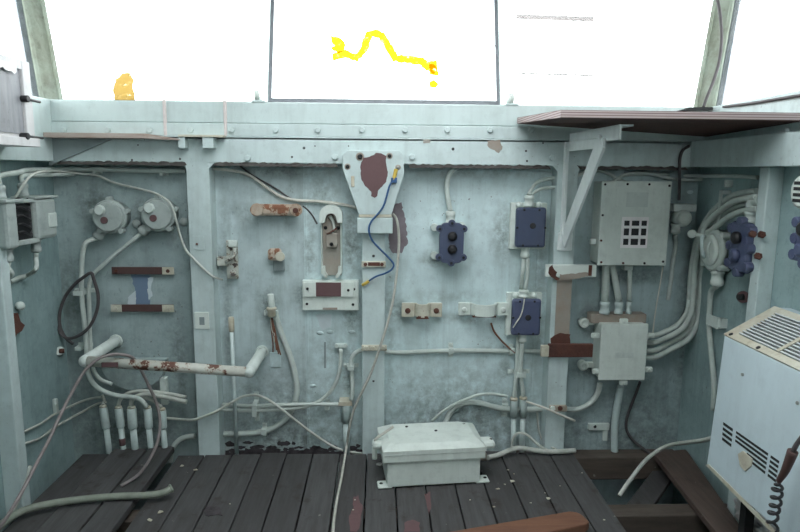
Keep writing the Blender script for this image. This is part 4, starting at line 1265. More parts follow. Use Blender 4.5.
# bottom of the third bay
conduit('conduit', wpath([(432, 421, 0.06), (442, 412), (455, 404), (468, 398.5), (480, 394.5), (494, 394), (508, 396.5, 0.03)], 0.050), 0.006, 'conduit', 'thin conduit arching up from behind the floor box to the paired pipes')
conduit('conduit', wpath([(445, 424, 0.06), (450, 413), (457, 406), (468, 402.5), (480, 403), (494, 407), (508, 409, 0.075), (530, 409.5, 0.078), (545, 408.5, 0.078), (553, 408, 0.03)], 0.07), 0.0125, 'conduit', 'thick conduit arching up from behind the floor box and passing behind the paired pipes', clips=((504.5, 407, 0.025, 0.085),))
conduit('conduit', wpath([(565, 409, 0.04), (575, 409.5), (585, 406.5), (593, 400), (598, 392), (600, 383)], 0.06), 0.0115, 'conduit', 'curved conduit from the shelf post up into the lower pale junction box')
conduit('rod', wpath([(526, 401.5, 0.02), (545, 408, -0.02), (562, 415.5, -0.035), (575, 421, -0.04)]), 0.0048, 'cablewhite', 'pale thin rod sticking out in front of the shelf post near the floor', 'rod')
conduit('cable', wpath([(537, 408, 0.075), (538, 425, 0.078), (541, 437, 0.07), (547, 445, 0.03), (556, 449, -0.025)]), 0.0045, 'cablegrey', 'dark-hung cable curving down to the foot of the shelf post', 'cable')
conduit('cable', [PZ(488, 457.5, 0.022), PZ(497, 455.5, 0.02), PZ(508, 451, 0.03), PZ(518, 448, 0.035), PZ(530, 449.5, 0.026), PZ(545, 451.5, 0.018), PZ(560, 451.5, 0.018), PZ(575, 450.5, 0.014)], 0.0105, 'cablegrey', 'thick pale cable lying on the floor right of the floor box', 'cable')
conduit('cable', wpath([(511.5, 448, 0.02), (513, 438, 0.02), (519, 433, 0.015), (527, 435, 0.01), (535, 442, 0.0)]) + [PZ(543, 448, 0.03), PZ(552, 452, 0.012)], 0.0055, 'cablegrey', 'thin cable looping in front of the paired floor pipes', 'cable')

# =================================================================== SHELF POST FITTINGS
t = thing('rusty_strap', PY(570, 278, 0), 'wide pale strap plate with rusted corner, across the shelf post below its brace', 'strap')
MB().box(PY(545.8, 277, -0.022), PY(595, 264.3, 0.0), 0.003).build('bar', 'box', t)
patch('rust_patch', [(549, 268), (552, 264.8), (554, 269), (557, 272), (556, 276), (560, 279), (556, 280), (551, 277), (548, 273)], -0.022, 'rusty', t, rag=0.4)
patch('rust_patch', [(560, 274.5), (575, 273.5), (588, 272.3), (588, 276), (576, 279), (560, 279.5)], -0.022, 'browned', t, rag=0.5)
MB().box(PY(588.5, 276, -0.026), PY(592, 265, -0.020), 0.002).build('end_slot', 'rusty', t)
t = thing('rusty_strap', PY(570, 358, 0), 'dark red-brown rusted strap across the shelf post beside the lower junction box', 'strap')
m = MB().box(PY(548, 357.5, -0.018), PY(592, 343, 0.0), 0.003)
m.build('bar', 'rusty', t)
MB().box(PY(541, 357, -0.02), PY(548, 344.5, 0.0), 0.002).build('pale_end', 'cream', t, label='cream painted end')
patch('rust_patch', [(551, 344), (551, 338), (556, 334), (563, 333), (570, 334), (571, 344)], -0.0016, 'rusty', t, rag=0.6)
t = thing('rusty_strap', PY(558, 412, 0), 'small rusty clip low on the shelf post holding the thick conduit', 'strap')
MB().box(PY(550, 412, -0.018), PY(566, 404.5, 0.0), 0.003).build('bar', 'rustpale', t)
for x in (552.5, 560):
    MB().hexbolt(PY(x, 408, -0.018), (0, -1, 0), 0.011, 0.008).build('bolt', 'box' if x < 555 else 'rusty', t)

# triangular shelf bracket standing out from the post
arm0, arm1 = PY(568, 143, -0.002), PY(612, 130.5, -0.47)
br0 = PY(570, 240, -0.012)
zA = HT
t = thing('shelf_bracket', (arm0.x, 0, br0.z), 'pale triangular steel bracket with a slanting brace, holding up the plywood shelf', 'bracket')
x0, x1 = PY(561, 200, 0).x, PY(578, 200, 0).x
xm = (x0 + x1) / 2
xb = xm - 0.012
MB().box((xb, -0.505, 1.286), (xb + 0.008, 0.002, 1.333), 0.002).box((xb, -0.505, 1.327), (xb + 0.045, 0.002, 1.333), 0.001).build('arm', 'bracket', t)
MB().box((xb - 0.008, -0.395, 1.264), (xb, -0.002, 1.299), 0.002).build('rail', 'bracket', t)
MB().box((xb - 0.022, -0.03, br0.z + 0.02), (xb - 0.008, -0.0005, 1.30), 0.002).build('upright', 'bracket', t)
a, b = V((xb - 0.010, -0.022, br0.z - 0.005)), V((xb - 0.006, -0.375, 1.287))
MB().beam(a, b, 0.07, 0.010, up=(1, 0, 0), bev=0.002).build('brace', 'bracket', t)
MB().box((xb - 0.030, -0.013, br0.z - 0.045), (xb + 0.030, -0.0005, br0.z + 0.03), 0.006).build('brace_foot', 'bracket', t)

# plywood shelf, lying on the bracket and the right-hand frames
P0 = PY(517, 121, -0.003)
P1 = PZ(561, 113, 1.30)
zp = zA + 0.021
xl = PY(517, 122, -0.005).x
yf = -0.585
xl1 = PY(561, 113, yf).x

t = thing('plywood_shelf', ((xl + SR) / 2, yf / 2, zp), 'warped brown plywood shelf board on the slanting bracket, in the right corner under the window', 'shelf')
zq = PY(561, 117.5, yf).z
zb_ = PY(517, 123.5, -0.005).z


def slab(z_off0, z_off1, inset):
    i = inset
    bot = [V((xl + i, -0.004 - i, zb_ + z_off0)), V((SR2 - 0.003 - i, -0.004 - i, 1.327 + z_off0)), V((SR2 - 0.003 - i, yf + i, zq + z_off0)), V((xl1 + i, yf + i, zq + z_off0))]
    return MB().prism(bot, (0, 0, z_off1 - z_off0))


slab(0.0006, 0.021, 0.0).build('edge_core', 'plyedge', t)
slab(-0.0006, 0.0004, 0.0008).build('bottom_face', 'ply', t, label='dark brown underside')
slab(0.0212, 0.0222, 0.0008).build('top_face', 'ply', t)

# =================================================================== RIGHT BAY
def junction_box(name, q, yf, label, cover, standoff=0.0):
    a, b = PY(q[0], q[3], yf), PY(q[2], q[1], yf)
    t = thing(name, ((a.x + b.x) / 2, W, a.z), label, 'junction box')
    MB().box((a.x + 0.004, yf + 0.012, a.z + 0.004), (b.x - 0.004, W + 0.001, b.z - 0.004), 0.006).build('body', 'box', t)
    MB().box((a.x, yf, a.z), (b.x, yf + 0.014, b.z), 0.004).build('cover', cover, t)
    return t, a, b


t, a, b = junction_box('junction_box', (597.5, 181.5, 672.5, 265.5), -0.02, 'large square pale junction box with a gridded white label, under the shelf', 'box')
dx, dz = b.x - a.x, b.z - a.z
for fx, fz in ((0.04, 0.96), (0.36, 0.965), (0.67, 0.965), (0.96, 0.95), (0.03, 0.6), (0.05, 0.04), (0.37, 0.03), (0.68, 0.03), (0.95, 0.05), (0.03, 0.3)):
    MB().hexbolt((a.x + dx * fx, -0.0195, a.z + dz * fz), (0, -1, 0), 0.005, 0.004).build('screw', 'dark' if fz > 0.5 or fx > 0.5 else 'rusty', t)
la, lb = PY(620, 248, -0.0205), PY(649, 217, -0.0205)
lab = MB().box((la.x, -0.0212, la.z), (lb.x, -0.0195, lb.z)).build('label_sticker', 'paper', t, label='white sticker with a three by three grid of dark windows')
g = MB()
cols, rows = ((0.10, 0.29), (0.38, 0.65), (0.74, 0.93)), ((0.72, 0.88), (0.41, 0.63), (0.10, 0.30))
for ci in cols:
    for rj in rows:
        g.box((la.x + (lb.x - la.x) * ci[0], -0.0217, la.z + (lb.z - la.z) * rj[0]), (la.x + (lb.x - la.x) * ci[1], -0.0208, la.z + (lb.z - la.z) * rj[1]))
g.build('grid_windows', 'black', lab)
MB().box(PY(626, 207, -0.0208), PY(648.5, 192.5, -0.0195)).build('name_tag', 'fixture', t)
MB().box((a.x - 0.02, 0.02, a.z + 0.08), (a.x + 0.004, 0.034, a.z + 0.105), 0.003).build('hinge_lug', 'box', t)
MB().box((b.x - 0.004, 0.02, a.z + 0.16), (b.x + 0.014, 0.034, a.z + 0.185), 0.003).build('hinge_lug', 'box', t)
bz = a.z
B1 = (a, b)
t, a2, b2 = junction_box('junction_box', (598.5, 324, 649, 380.5), -0.012, 'smaller pale junction box with edge ears, below the gridded-label box', 'box')
MB().box((a2.x - 0.03, 0.035, b2.z - 0.01), (b2.x + 0.01, W + 0.001, b2.z + 0.03), 0.004).build('rusty_top', 'browned', t, label='brown stained top')
for x, y in ((624.5, 321.5), (624, 383), (596, 336), (651, 336), (597, 372), (649, 370)):
    p = PY(x, y, -0.005)
    MB().box((p.x - 0.017, -0.006, p.z - 0.011), (p.x + 0.017, 0.012, p.z + 0.011), 0.005).hexbolt((p.x, -0.006, p.z), (0, -1, 0), 0.007, 0.005).build('cover_ear', 'box', t)
for x, y in ((584.5, 323), (583.5, 366)):
    p = PY(x, y, 0.06)
    MB().lathe((p.x, W + 0.001, p.z), (0, -1, 0), [(0.02, 0), (0.022, 0.03), (0.019, 0.034), (0.009, 0.034), (0.009, 0.03)], 16).box((p.x + 0.01, 0.07, p.z - 0.012), (a2.x + 0.01, W, p.z + 0.012), 0.003).build('mounting_foot', 'box', t)
MB().box(PY(615, 358, -0.0135), PY(633.5, 352.5, -0.011)).build('name_tag', 'fixture', t)
# conduits between the two boxes
for k, (xt, xb, r, lab) in enumerate(((606, 604, 0.0165, 'widest of three conduits between the two pale junction boxes'), (611.5, 618, 0.0135, 'slanting middle conduit between the two pale junction boxes'), (630, 628, 0.0095, 'thinnest of three conduits between the two pale junction boxes'))):
    p1 = PY(xb, 317.5, 0.045)
    p1.z = b2.z + 0.031
    g1 = V((p1.x, 0.045, p1.z + 0.052))
    gland(t, p1, g1, r * 1.15, 'sleeve')
    p0 = PY(xt, 266, 0.045)
    p0.z = bz + 0.003
    o = MB().tube([p0, p0.lerp(g1, 0.25), g1 + V((0, 0, 0.001))], r, 14, 4).build('conduit', 'conduit')
    tag(o, lab, 'conduit')
t3 = t
MB().box((PY(624, 270, 0.03).x, 0.03, bz - 0.028), (PY(633, 270, 0.03).x, 0.06, bz + 0.004), 0.003).build('conduit_nut', 'fixture', bpy.data.objects['junction_box'])
# four heavy conduits from the right post round into the lower box
xw = XR - 0.02


def rw_path(k, yend):
    d = (k % 2) * 0.026
    x_, y_ = xw - 0.002 - d, 0.030 - d
    return [PX(757, 191 + k * 6.0, x_), PX(745, 192.5 + k * 6.0, x_), PX(731, 196.5 + k * 6.4, x_), PX(716, 208 + k * 6.2, x_), PX(705, 222 + k * 5, x_),
            PX(697 + k * 3.2, 240, x_ - 0.004), PY(691.5 + k * 3.3, 268, y_), PY(689.5 + k * 3.6, 295, y_), PY(687 + k * 3.8, 312 + k * 2.2, y_), PY(677 + k * 4.2, 325 + k * 4.2, y_ + 0.006), PY(664 + k * 2.0, 332 + k * 6.0, y_ + 0.01), PY(655, yend - 0.3, 0.042), V((b2.x + 0.002, 0.044, PY(650, yend, 0.044).z))]


for k, (ye, r, lab) in enumerate(((335.5, 0.0108, 'topmost of four heavy conduits curving into the lower junction box from the right'),
                                  (342.5, 0.0113, 'second of four heavy conduits curving into the lower junction box'),
                                  (350.5, 0.0113, 'third of four heavy conduits curving into the lower junction box'),
                                  (357.5, 0.0110, 'lowest of four heavy conduits curving into the lower junction box'))):
    conduit('heavy_conduit', rw_path(k, ye), r, 'conduit', lab, 'conduit', 'four heavy conduits in the right corner', n=12, smooth=7)
t = thing('conduit_strap', PY(700, 305, W), 'strap binding the four heavy conduits above their lower bend', 'strap')
MB().box(PY(687, 307, 0.006), PY(707, 299, 0.014), 0.002).build('band', 'fixture', t)
MB().box(PY(704, 309, 0.012), PY(712, 300, W), 0.003).build('block', 'fixture', t)
t = thing('conduit_strap', PX(724, 212, XR), 'strap binding the four heavy conduits at their upper bend', 'strap')
MB().box((XR - 0.036, -0.155, 0.965), (XR - 0.031, -0.135, 1.12), 0.002).box((XR - 0.036, -0.155, 1.105), (XR + 0.001, -0.135, 1.12), 0.002).build('band', 'fixture', t)

# small round lamp on the front wall
c = PY(684.5, 218.5, 0.03)
t = thing('round_lamp', (c.x, W, c.z - 0.04), 'small round white lamp in a bracket between the large box and the right corner', 'lamp')
MB().lathe((c.x, W + 0.001, c.z), (0, -1, 0), [(0.034, 0), (0.036, 0.05), (0.03, 0.06)], 24).build('housing', 'fixture', t)
MB().lathe((c.x, 0.034, c.z), (0, -1, 0), [(0.03, 0), (0.029, 0.008), (0.018, 0.014), (0.004, 0.016)], 24).build('lens', 'box', t)
MB().box(PY(673.5, 211.5, 0.04), PY(691, 203.5, W + 0.001), 0.003).build('bracket', 'fixture', t)
gl0 = PY(676, 224, 0.055)
gland(t, gl0, gl0 - V((0, 0, 0.04)), 0.017, 'fixture')
conduit('conduit', [gl0 - V((0, 0, 0.041))] + wpath([(675.5, 245), (673, 262), (671, 280), (668, 300)], 0.0835), 0.0085, 'conduit', 'thin conduit hanging from the small round lamp')
conduit('wire', wpath([(663, 266), (660, 285), (656.5, 305), (654, 322), (652.5, 338)], 0.03), 0.0028, 'cablewhite', 'thin white wire hanging below the large junction box on its right', 'wire')
# cables along under the header on the right bay
conduit('cable', wpath([(576, 176), (590, 170.5), (605, 172), (618, 179), (630, 184)], 0.07), 0.0068, 'conduit', 'pale cable arching behind the top of the large junction box', 'cable')
conduit('cable', wpath([(612, 182), (622, 176), (634, 173), (650, 173.5), (668, 178), (690, 180), (714, 178.5)], 0.06), 0.0068, 'conduit', 'pale cable sagging under the header into the right corner', 'cable')
conduit('conduit', wpath([(625, 174.5), (650, 174), (690, 176)], 0.082) + [PX(730, 176, XR - 0.014), PX(758, 177.5, XR - 0.014)], 0.0075, 'conduit', 'level conduit under the header running onto the right wall')
conduit('cable', [PY(689, 146, -0.012), PY(683, 150, -0.018), PY(680, 158, -0.014), PY(679.5, 170, -0.008), PY(679.5, 182, 0.03), PY(679, 200, 0.05)], 0.0062, 'cable', 'dark cable hooking down over the header near the right corner', 'cable')
t = thing('cable_hook', PX(729, 190, XR), 'small pale hook on the right wall above the heavy conduits', 'hook')
MB().box(PX(725, 187.5, XR - 0.03), PX(732, 180, XR + 0.001), 0.003).build('body', 'fixture', t)

# round fitting on the right wall
xs = XR - 0.055
p1, p2 = PX(699, 250, xs), PX(722, 250, xs)
cy, cz, rr = (p1.y + p2.y) / 2, PX(711, 250, xs).z, 0.082
t = thing('wall_socket', (XR, cy, cz - rr), 'round pale socket with a ball knob on the right wall beside the heavy conduits', 'socket')
MB().lathe((XR + 0.001, cy, cz), (-1, 0, 0), [(rr * 0.95, 0), (rr * 0.95, 0.035), (rr, 0.037), (rr, 0.05), (rr * 0.9, 0.055)], 30).build('housing', 'fixture', t)
MB().lathe((XR - 0.054, cy, cz), (-1, 0, 0), [(rr * 0.74, 0), (rr * 0.74, 0.008), (rr * 0.6, 0.013)], 30).build('face', 'box', t)
MB().tube([(XR - 0.066, cy + 0.03, cz + 0.05), (XR - 0.085, cy + 0.012, cz + 0.045), (XR - 0.088, cy - 0.004, cz), (XR - 0.07, cy + 0.012, cz - 0.03)], 0.007, 8).build('hook', 'frame', t)
MB().tube([(XR - 0.066, cy - 0.02, cz + 0.035), (XR - 0.082, cy - 0.03, cz + 0.01), (XR - 0.066, cy - 0.02, cz - 0.04)], 0.0055, 8).build('hook', 'fixture', t)
MB().tube([(XR - 0.03, cy + rr * 0.7, cz + 0.045), (XR - 0.075, cy + rr * 0.95, cz + 0.05)], 0.008, 8).ball((XR - 0.088, cy + rr * 1.0, cz + 0.053), 0.017, 12).build('ball_knob', 'box', t)
for k in range(4):
    aa = math.radians(45 + 90 * k)
    p = V((XR - 0.01, cy + math.cos(aa) * rr * 1.05, cz + math.sin(aa) * rr * 1.05))
    MB().cyl(p, p - V((0.04, 0, 0)), 0.013, 10).build('lug', 'fixture', t)
sg0 = V((XR - 0.028, cy - 0.02, cz - rr * 0.94))
gland(t, sg0, sg0 - V((0, 0, 0.06)), 0.022, 'box')
conduit('conduit', [sg0 - V((0, 0, 0.061)), PX(711, 292, XR - 0.02), PX(709.5, 312, XR - 0.018), PX(709, 325, XR - 0.016), PX(711, 350, XR - 0.016), PX(714, 385, XR - 0.016), PX(713.5, 410, XR - 0.0095)], 0.0105, 'conduit', 'conduit dropping from the round wall socket down behind the heater')
t = thing('conduit_strap', PX(716, 322, XR), 'small block clip on the thin right-wall conduit below the round socket', 'clip')
MB().box(PX(718, 327, XR - 0.026), PX(728, 319, XR + 0.001), 0.003).build('block', 'fixture', t)
MB().box(PX(706.5, 324, XR - 0.03), PX(719, 318.5, XR - 0.024), 0.002).build('band', 'fixture', t)
t = thing('stud', PX(743, 297, XR), 'rusty stud on the right wall left of the right post', 'stud')
MB().cyl(PX(743, 297, XR + 0.001), PX(743, 297, XR - 0.016), 0.022).build('ring', 'primer', t)
MB().hexbolt(PX(743, 297, XR - 0.015), (-1, 0, 0), 0.012, 0.02).build('bolt', 'dark', t)

# blue switches on the right wall
def side_switch(px0, px1, py0, py1, X, label, wallx):
    a, b = PX(px0, py0, X), PX(px1, py1, X)
    c = V((X, (a.y + b.y) / 2, 0.5 * (PX((px0 + px1) / 2, py0, X).z + PX((px0 + px1) / 2, py1, X).z)))
    h = PX((px0 + px1) / 2, py0, X).z - PX((px0 + px1) / 2, py1, X).z
    w = abs(a.y - b.y)
    t = thing('push_button_switch', (wallx, c.y, c.z - h / 2), label, 'switch', 'worn blue switches on the right wall')
    MB().box((X + 0.022, c.y - w * 0.42, c.z - h * 0.42), (wallx + 0.001, c.y + w * 0.42, c.z + h * 0.42), 0.006).build('housing', 'fixture', t)
    m = MB().box((X, c.y - w * 0.42, c.z - h * 0.42), (X + 0.028, c.y + w * 0.42, c.z + h * 0.42), 0.010)
    for dy, dz in ((-1, 0.7), (1, 0.7), (-1, -0.7), (1, -0.7), (0, 1), (0, -1), (-1, 0), (1, 0)):
        p = V((X - 0.003, c.y + dy * w * 0.40, c.z + dz * h * 0.43))
        m.cyl(p, p + V((0.03, 0, 0)), 0.017, 12)
    m.build('cover', 'blueworn', t)
    for dz in (0.032, -0.03):
        MB().lathe((X, c.y, c.z + dz), (-1, 0, 0), [(0.022, 0), (0.022, 0.014), (0.014, 0.02)], 16).build('button', 'blueworn' if dz < 0 else 'black', t)
    return t, c, h, w


ts, c, h, w = side_switch(729, 746, 217, 277, XR - 0.075, 'worn dark blue lobed switch on the right wall, left of the right post', XR)
MB().box((XR - 0.06, c.y + w * 0.40, c.z - h * 0.3), (XR - 0.03, c.y + w * 0.40 + 0.02, c.z + h * 0.25), 0.004).build('rusty_rim', 'rusty', ts, label='rust-brown left rim')
g0 = V((XR - 0.035, c.y, c.z + h * 0.42))
gland(ts, g0, g0 + V((0, 0, 0.04)), 0.023, 'fixture')
conduit('pipe_elbow', [g0 + V((0, 0, 0.041)), g0 + V((0, 0, 0.062)), g0 + V((0, -0.012, 0.076)), g0 + V((0, -0.03, 0.08)), V((XR - 0.035, -0.398, g0.z + 0.08))], 0.021, 'fixture', 'thick stained pipe elbow above the worn blue switch on the right wall', 'pipe', n=14)
for x, y, lab in ((752, 234, 'rusty bolt at the left edge of the right post, level with its twin'), (761, 234.5, 'rusty bolt in the middle of the right post face'), (757.5, 256, 'rusty bolt lowest on the right post edge')):
    p = PY(x, y, -0.451)
    o = MB().hexbolt((p.x, -0.449, p.z), (0, -1, 0), 0.0125, 0.014).cyl((p.x, -0.46, p.z), (p.x - 0.012, -0.48, p.z), 0.006).build('rusty_bolt', 'rusty')
    tag(o, lab, 'bolt', 'bolts on the right post')
tn, c, h, w = side_switch(794, 815, 212, 268, RN - 0.06, 'dark blue lobed switch on the near right wall at the picture edge', RN)
p = PX(789, 268, RN - 0.03)
conduit('conduit', [V((RN - 0.028, c.y, c.z - h * 0.5 - 0.002)), V((RN - 0.028, c.y, c.z - h * 0.5 - 0.08)), V((RN - 0.02, c.y, c.z - h * 0.5 - 0.28))], 0.018, 'conduit', 'thick pale conduit below the blue switch at the right picture edge')
c = PX(808, 192, RN - 0.05)
t = thing('drum_fitting', (RN, c.y, c.z - 0.05), 'pale slotted drum fitting on the near right wall above the blue switch', 'fitting')
MB().lathe((RN + 0.001, c.y, c.z), (-1, 0, 0), [(0.05, 0), (0.05, 0.012), (0.043, 0.014), (0.043, 0.055), (0.05, 0.057), (0.05, 0.07), (0.04, 0.074)], 20).build('drum', 'box', t)
for dz in (-0.026, -0.009, 0.009, 0.026):
    MB().box((RN - 0.0755, c.y - 0.03, c.z + dz - 0.005), (RN - 0.073, c.y + 0.03, c.z + dz + 0.005), 0.001).build('face_slot', 'dark', t)
for k in range(8):
    aa = math.radians(45 * k + 20)
    p = V((RN - 0.035, c.y + math.cos(aa) * 0.042, c.z + math.sin(aa) * 0.042))
    MB().box((p.x - 0.016, p.y - 0.006, p.z - 0.006), (p.x + 0.016, p.y + 0.006, p.z + 0.006), 0.002).build('slot', 'dark', t)
conduit('cable', [V((RN - 0.02, c.y - 0.02, c.z + 0.052)), V((RN - 0.02, c.y + 0.0, c.z + 0.075)), V((RN - 0.015, c.y - 0.08, c.z + 0.085)), V((RN - 0.015, c.y - 0.25, c.z + 0.085))], 0.007, 'cable', 'dark cable above the slotted drum fitting at the right picture edge', 'cable')

# =================================================================== HEATER
YH = -0.56
A_ = PY(724, 335, YH)
B_ = PY(706, 466, YH)
T_ = PY(775, 307, YH)
T_.x = min(T_.x, RN - 0.03)
prof = [(B_.x, B_.z), (A_.x, A_.z), (T_.x, T_.z), (RN - 0.003, T_.z - 0.004), (RN - 0.003, B_.z)]
YN = -1.34
t = thing('wall_heater', (RN, (YH + YN) / 2, B_.z), 'large white cabin heater with a rusty slatted top, on the right wall', 'heater')
MB().prism([V((x, YH, z)) for x, z in prof], (0, YN - YH, 0), 0.006).build('casing', 'heater', t)
# sloping top frame and grille
u = V((T_.x - A_.x, 0, T_.z - A_.z))
un = V((-u.z, 0, u.x)).normalized()
if un.z < 0:
    un = -un
o0 = V((A_.x, YH, A_.z))


def tp(s, y, hgt=0.0):
    return V((A_.x + u.x * s, y, A_.z + u.z * s)) + un * hgt


def tquad(s0, s1, y0, y1, h0, h1):
    m = MB()
    return m.prism([tp(s0, y0, h0), tp(s1, y0, h0), tp(s1, y1, h0), tp(s0, y1, h0)], un * (h1 - h0))


m = MB()
for (s0, s1, y0, y1) in ((0.0, 0.13, YH, YN), (0.86, 1.0, YH, YN), (0.13, 0.86, YH, YH - 0.05), (0.13, 0.86, YN + 0.05, YN)):
    m.v += []
    q = tquad(s0, s1, y0, y1, -0.002, 0.004)
    m.add(q.v, q.f)
m.build('top_frame', 'cream', t, label='rust-stained cream border of the top grille')
gr = tquad(0.12, 0.87, YH - 0.045, YN + 0.045, -0.001, 0.0008).build('grille', 'dark', t, label='dark slatted grille')
nb_ = 11
for k in range(nb_):
    s = 0.16 + 0.68 * k / (nb_ - 1)
    q = MB().beam(tp(s, YH - 0.046, 0.004), tp(s, YN + 0.046, 0.004), 0.0055, 0.006, up=un)
    q.build('grille_bar', 'grillewhite', gr)
for y in (YH - 0.24, YH - 0.44, YH - 0.62):
    MB().beam(tp(0.13, y, 0.008), tp(0.86, y, 0.008), 0.014, 0.003, up=un).build('cross_bar', 'cream', gr)
for s, y in ((0.06, YH - 0.025), (0.05, YH - 0.17), (0.05, YH - 0.4)):
    MB().cyl(tp(s, y, 0.003), tp(s, y, 0.006), 0.007).build('screw', 'dark', t)
# vent slots in the leaning face
fn = V((A_.z - B_.z, 0, -(A_.x - B_.x)))
fn = V((-abs(fn.x), 0, abs(A_.x - B_.x))).normalized()


def onface(px, py, off=0.0):
    d = ray(px, py)
    k = (V((A_.x, YH, A_.z)) - EYE).dot(fn) / d.dot(fn)
    return EYE + d * k + fn * off


def fslot(q, mat, off0, off1, name, par):
    p = [onface(x, y, off0) for x, y in q]
    return MB().prism(p, fn * (off1 - off0)).build(name, mat, par)


TLc, TRc, BRc, BLc = V((723.5, 421.5)), V((779.5, 460.5)), V((775.5, 484)), V((722, 441.5))


def bil(s, v):
    return tuple(TLc.lerp(TRc, s).lerp(BLc.lerp(BRc, s), v))


for s0, s1, n_ in ((0.0, 0.17, 4), (0.23, 0.80, 5), (0.85, 1.0, 5)):
    for k in range(n_):
        v0, v1 = (k + 0.12) / n_, (k + 0.68) / n_
        if s0 == 0.23 and k >= 3:
            sx0 = 0.45
        else:
            sx0 = s0
        fslot([bil(sx0, v0), bil(s1, v0), bil(s1, v1), bil(sx0, v1)], 'dark', -0.002, 0.0006, 'vent_slot', t)
pl = [(739, 454), (744, 451), (753, 459), (752, 466), (746, 471), (741, 466)]
fslot(pl, 'cream', 0.0, 0.004, 'torn_label', t)
for x, y in ((743, 374.5), (798, 403)):
    p = onface(x, y)
    MB().cyl(p - fn * 0.001, p + fn * 0.004, 0.005).build('face_screw', 'steel', t)
fslot([(706, 465), (709, 464), (790, 545), (787, 548)], 'cream', 0.0, 0.002, 'rusty_lower_edge', t)
MB().box((1.16, YH - 0.1, 0.003), (1.19, YH - 0.13, B_.z + 0.005)).build('leg', 'dark', t)
MB().box((1.16, YN + 0.13, 0.003), (1.19, YN + 0.1, B_.z + 0.005)).build('leg', 'dark', t)

# coiled lead with a dark grip, hanging in front of the heater
t = thing('coiled_cord', onface(794, 500, 0.06), 'dark coiled cord with a brown grip hanging in front of the heater', 'cord')
ax = [onface(812, 452, 0.05), onface(804, 471, 0.05), onface(797, 482, 0.05)]
MB().tube(ax, lambda u: 0.013 - 0.006 * u, 12, 6).build('grip', 'cablebrown' if False else 'strap', t)
MB().tube([onface(821, 436, 0.045), onface(816, 445, 0.05), onface(812, 452, 0.05)], 0.006, 8).build('neck', 'cable', t)
cps = [onface(797, 482, 0.05), onface(796, 490, 0.05), onface(794, 505, 0.05), onface(791, 518, 0.05), onface(791, 540, 0.05), onface(797, 575, 0.05)]
pts = []
NT = 9
for i in range(NT * 12 + 1):
    s = i / (NT * 12)
    f_ = s * (len(cps) - 1)
    k = min(int(f_), len(cps) - 2)
    c_ = cps[k].lerp(cps[k + 1], f_ - k)
    aa = 2 * math.pi * i / 12
    rr = 0.0135 * min(1, s * 6)
    pts.append(c_ + V((0.3 * math.cos(aa) * rr, math.cos(aa) * rr, 0)) + V((math.sin(aa) * rr, 0, 0)))
MB().tube(pts, 0.0042, 6, 0).build('coil', 'black', t)

# grey cable from behind the heater into the floor hole
conduit('cable', [PY(716, 437, -0.48), PY(702, 440.5, -0.40), PY(686, 442.5, -0.28), PY(670, 445, -0.17), PY(658, 450.5, -0.14), PY(645, 461, -0.18), PY(633, 476, -0.24), PY(625, 487, -0.27), PY(619, 496, -0.29)], 0.0078, 'cablegrey', 'pale grey cable arching from behind the heater into the floor opening', 'cable')
conduit('cable', [PY(640, 382, 0.03), PY(636.5, 392, 0.05), PY(631, 406, 0.07), PY(626.5, 420, 0.075), PY(627, 431, 0.075), PY(634, 441, 0.07), PY(645, 450, 0.05), PY(656, 458, 0.02)], 0.006, 'cable', 'dark cable dropping from the lower junction box to the floor opening', 'cable')
conduit('conduit', [PY(620.5, 386, 0.05), PY(619, 395, 0.06), PY(616.5, 410, 0.065), PY(614.5, 430, 0.065), PY(614.5, 450, 0.065), PY(615, 470, 0.06)], 0.0155, 'frame', 'thick whitish conduit going straight down from the lower junction box')
t = thing('angle_bracket', PY(600, 440, W), 'small pale angle bracket on the front wall under the lower junction box', 'bracket')
MB().box(PY(588.5, 430.5, 0.075), PY(608.5, 422.5, W + 0.001), 0.002).build('plate', 'fixture', t)
MB().box(PY(603, 441, 0.078), PY(607, 429, W + 0.001), 0.002).build('leg', 'fixture', t)
MB().cyl(PY(595, 426.5, 0.076), PY(595, 426.5, 0.073), 0.007).build('hole', 'dark', t)

# =================================================================== FLOOR THINGS
# loose deck board lying along the right wall over the joists
t = MB()
q = [PZ(651, 452, 0.0), PZ(684, 447, 0.0), PZ(742, 545, 0.0), PZ(726, 545, 0.0)]
t.prism([PZ(653, 452, 0.0), PZ(686, 449, 0.0), PZ(745, 532, 0.0), PZ(765, 600, 0.0), PZ(752, 600, 0.0), PZ(716, 532, 0.0)], (0, 0, -0.026), 0.003)
o = t.build('loose_deck_board', 'timber')
tag(o, 'brown loose deck board running past the floor opening under the heater', 'board')
# fallen red-brown plank
a, b = PZ(398, 540, 0.034), PZ(577, 509.5, 0.034)
d = (b - a).normalized()
sd = V((d.y, -d.x, 0))
m = MB()
pts = [a, b - d * 0.03, b - d * 0.008 + sd * 0.012, b + sd * 0.03, b + sd * 0.075, b - d * 0.02 + sd * 0.085, a + sd * 0.11]
pts = [V((p.x, p.y, 0.003)) for p in pts]
m.prism(pts, (0, 0, 0.031), 0.005)
o = m.build('loose_plank', 'redwood')
tag(o, 'red-brown loose plank lying on the floorboards at the bottom of the picture', 'plank')

# pale box standing on the floor
p0, p1 = PZ(386, 489.5, 0), PZ(481, 484, 0)
wv = (p1 - p0).length
ang = math.atan2(p1.y - p0.y, p1.x - p0.x)
D_ = 0.20
H_ = 0.168
t = thing('junction_box', (p0 + p1) / 2 + V((0, 0.1, 0)), 'pale junction box with a chamfered lid, loose on the floorboards', 'junction box')
piv = p0


def fb(m):
    return m.rot(ang, p0)


def L(x, y, z):
    return V((p0.x + x, p0.y + y, z))


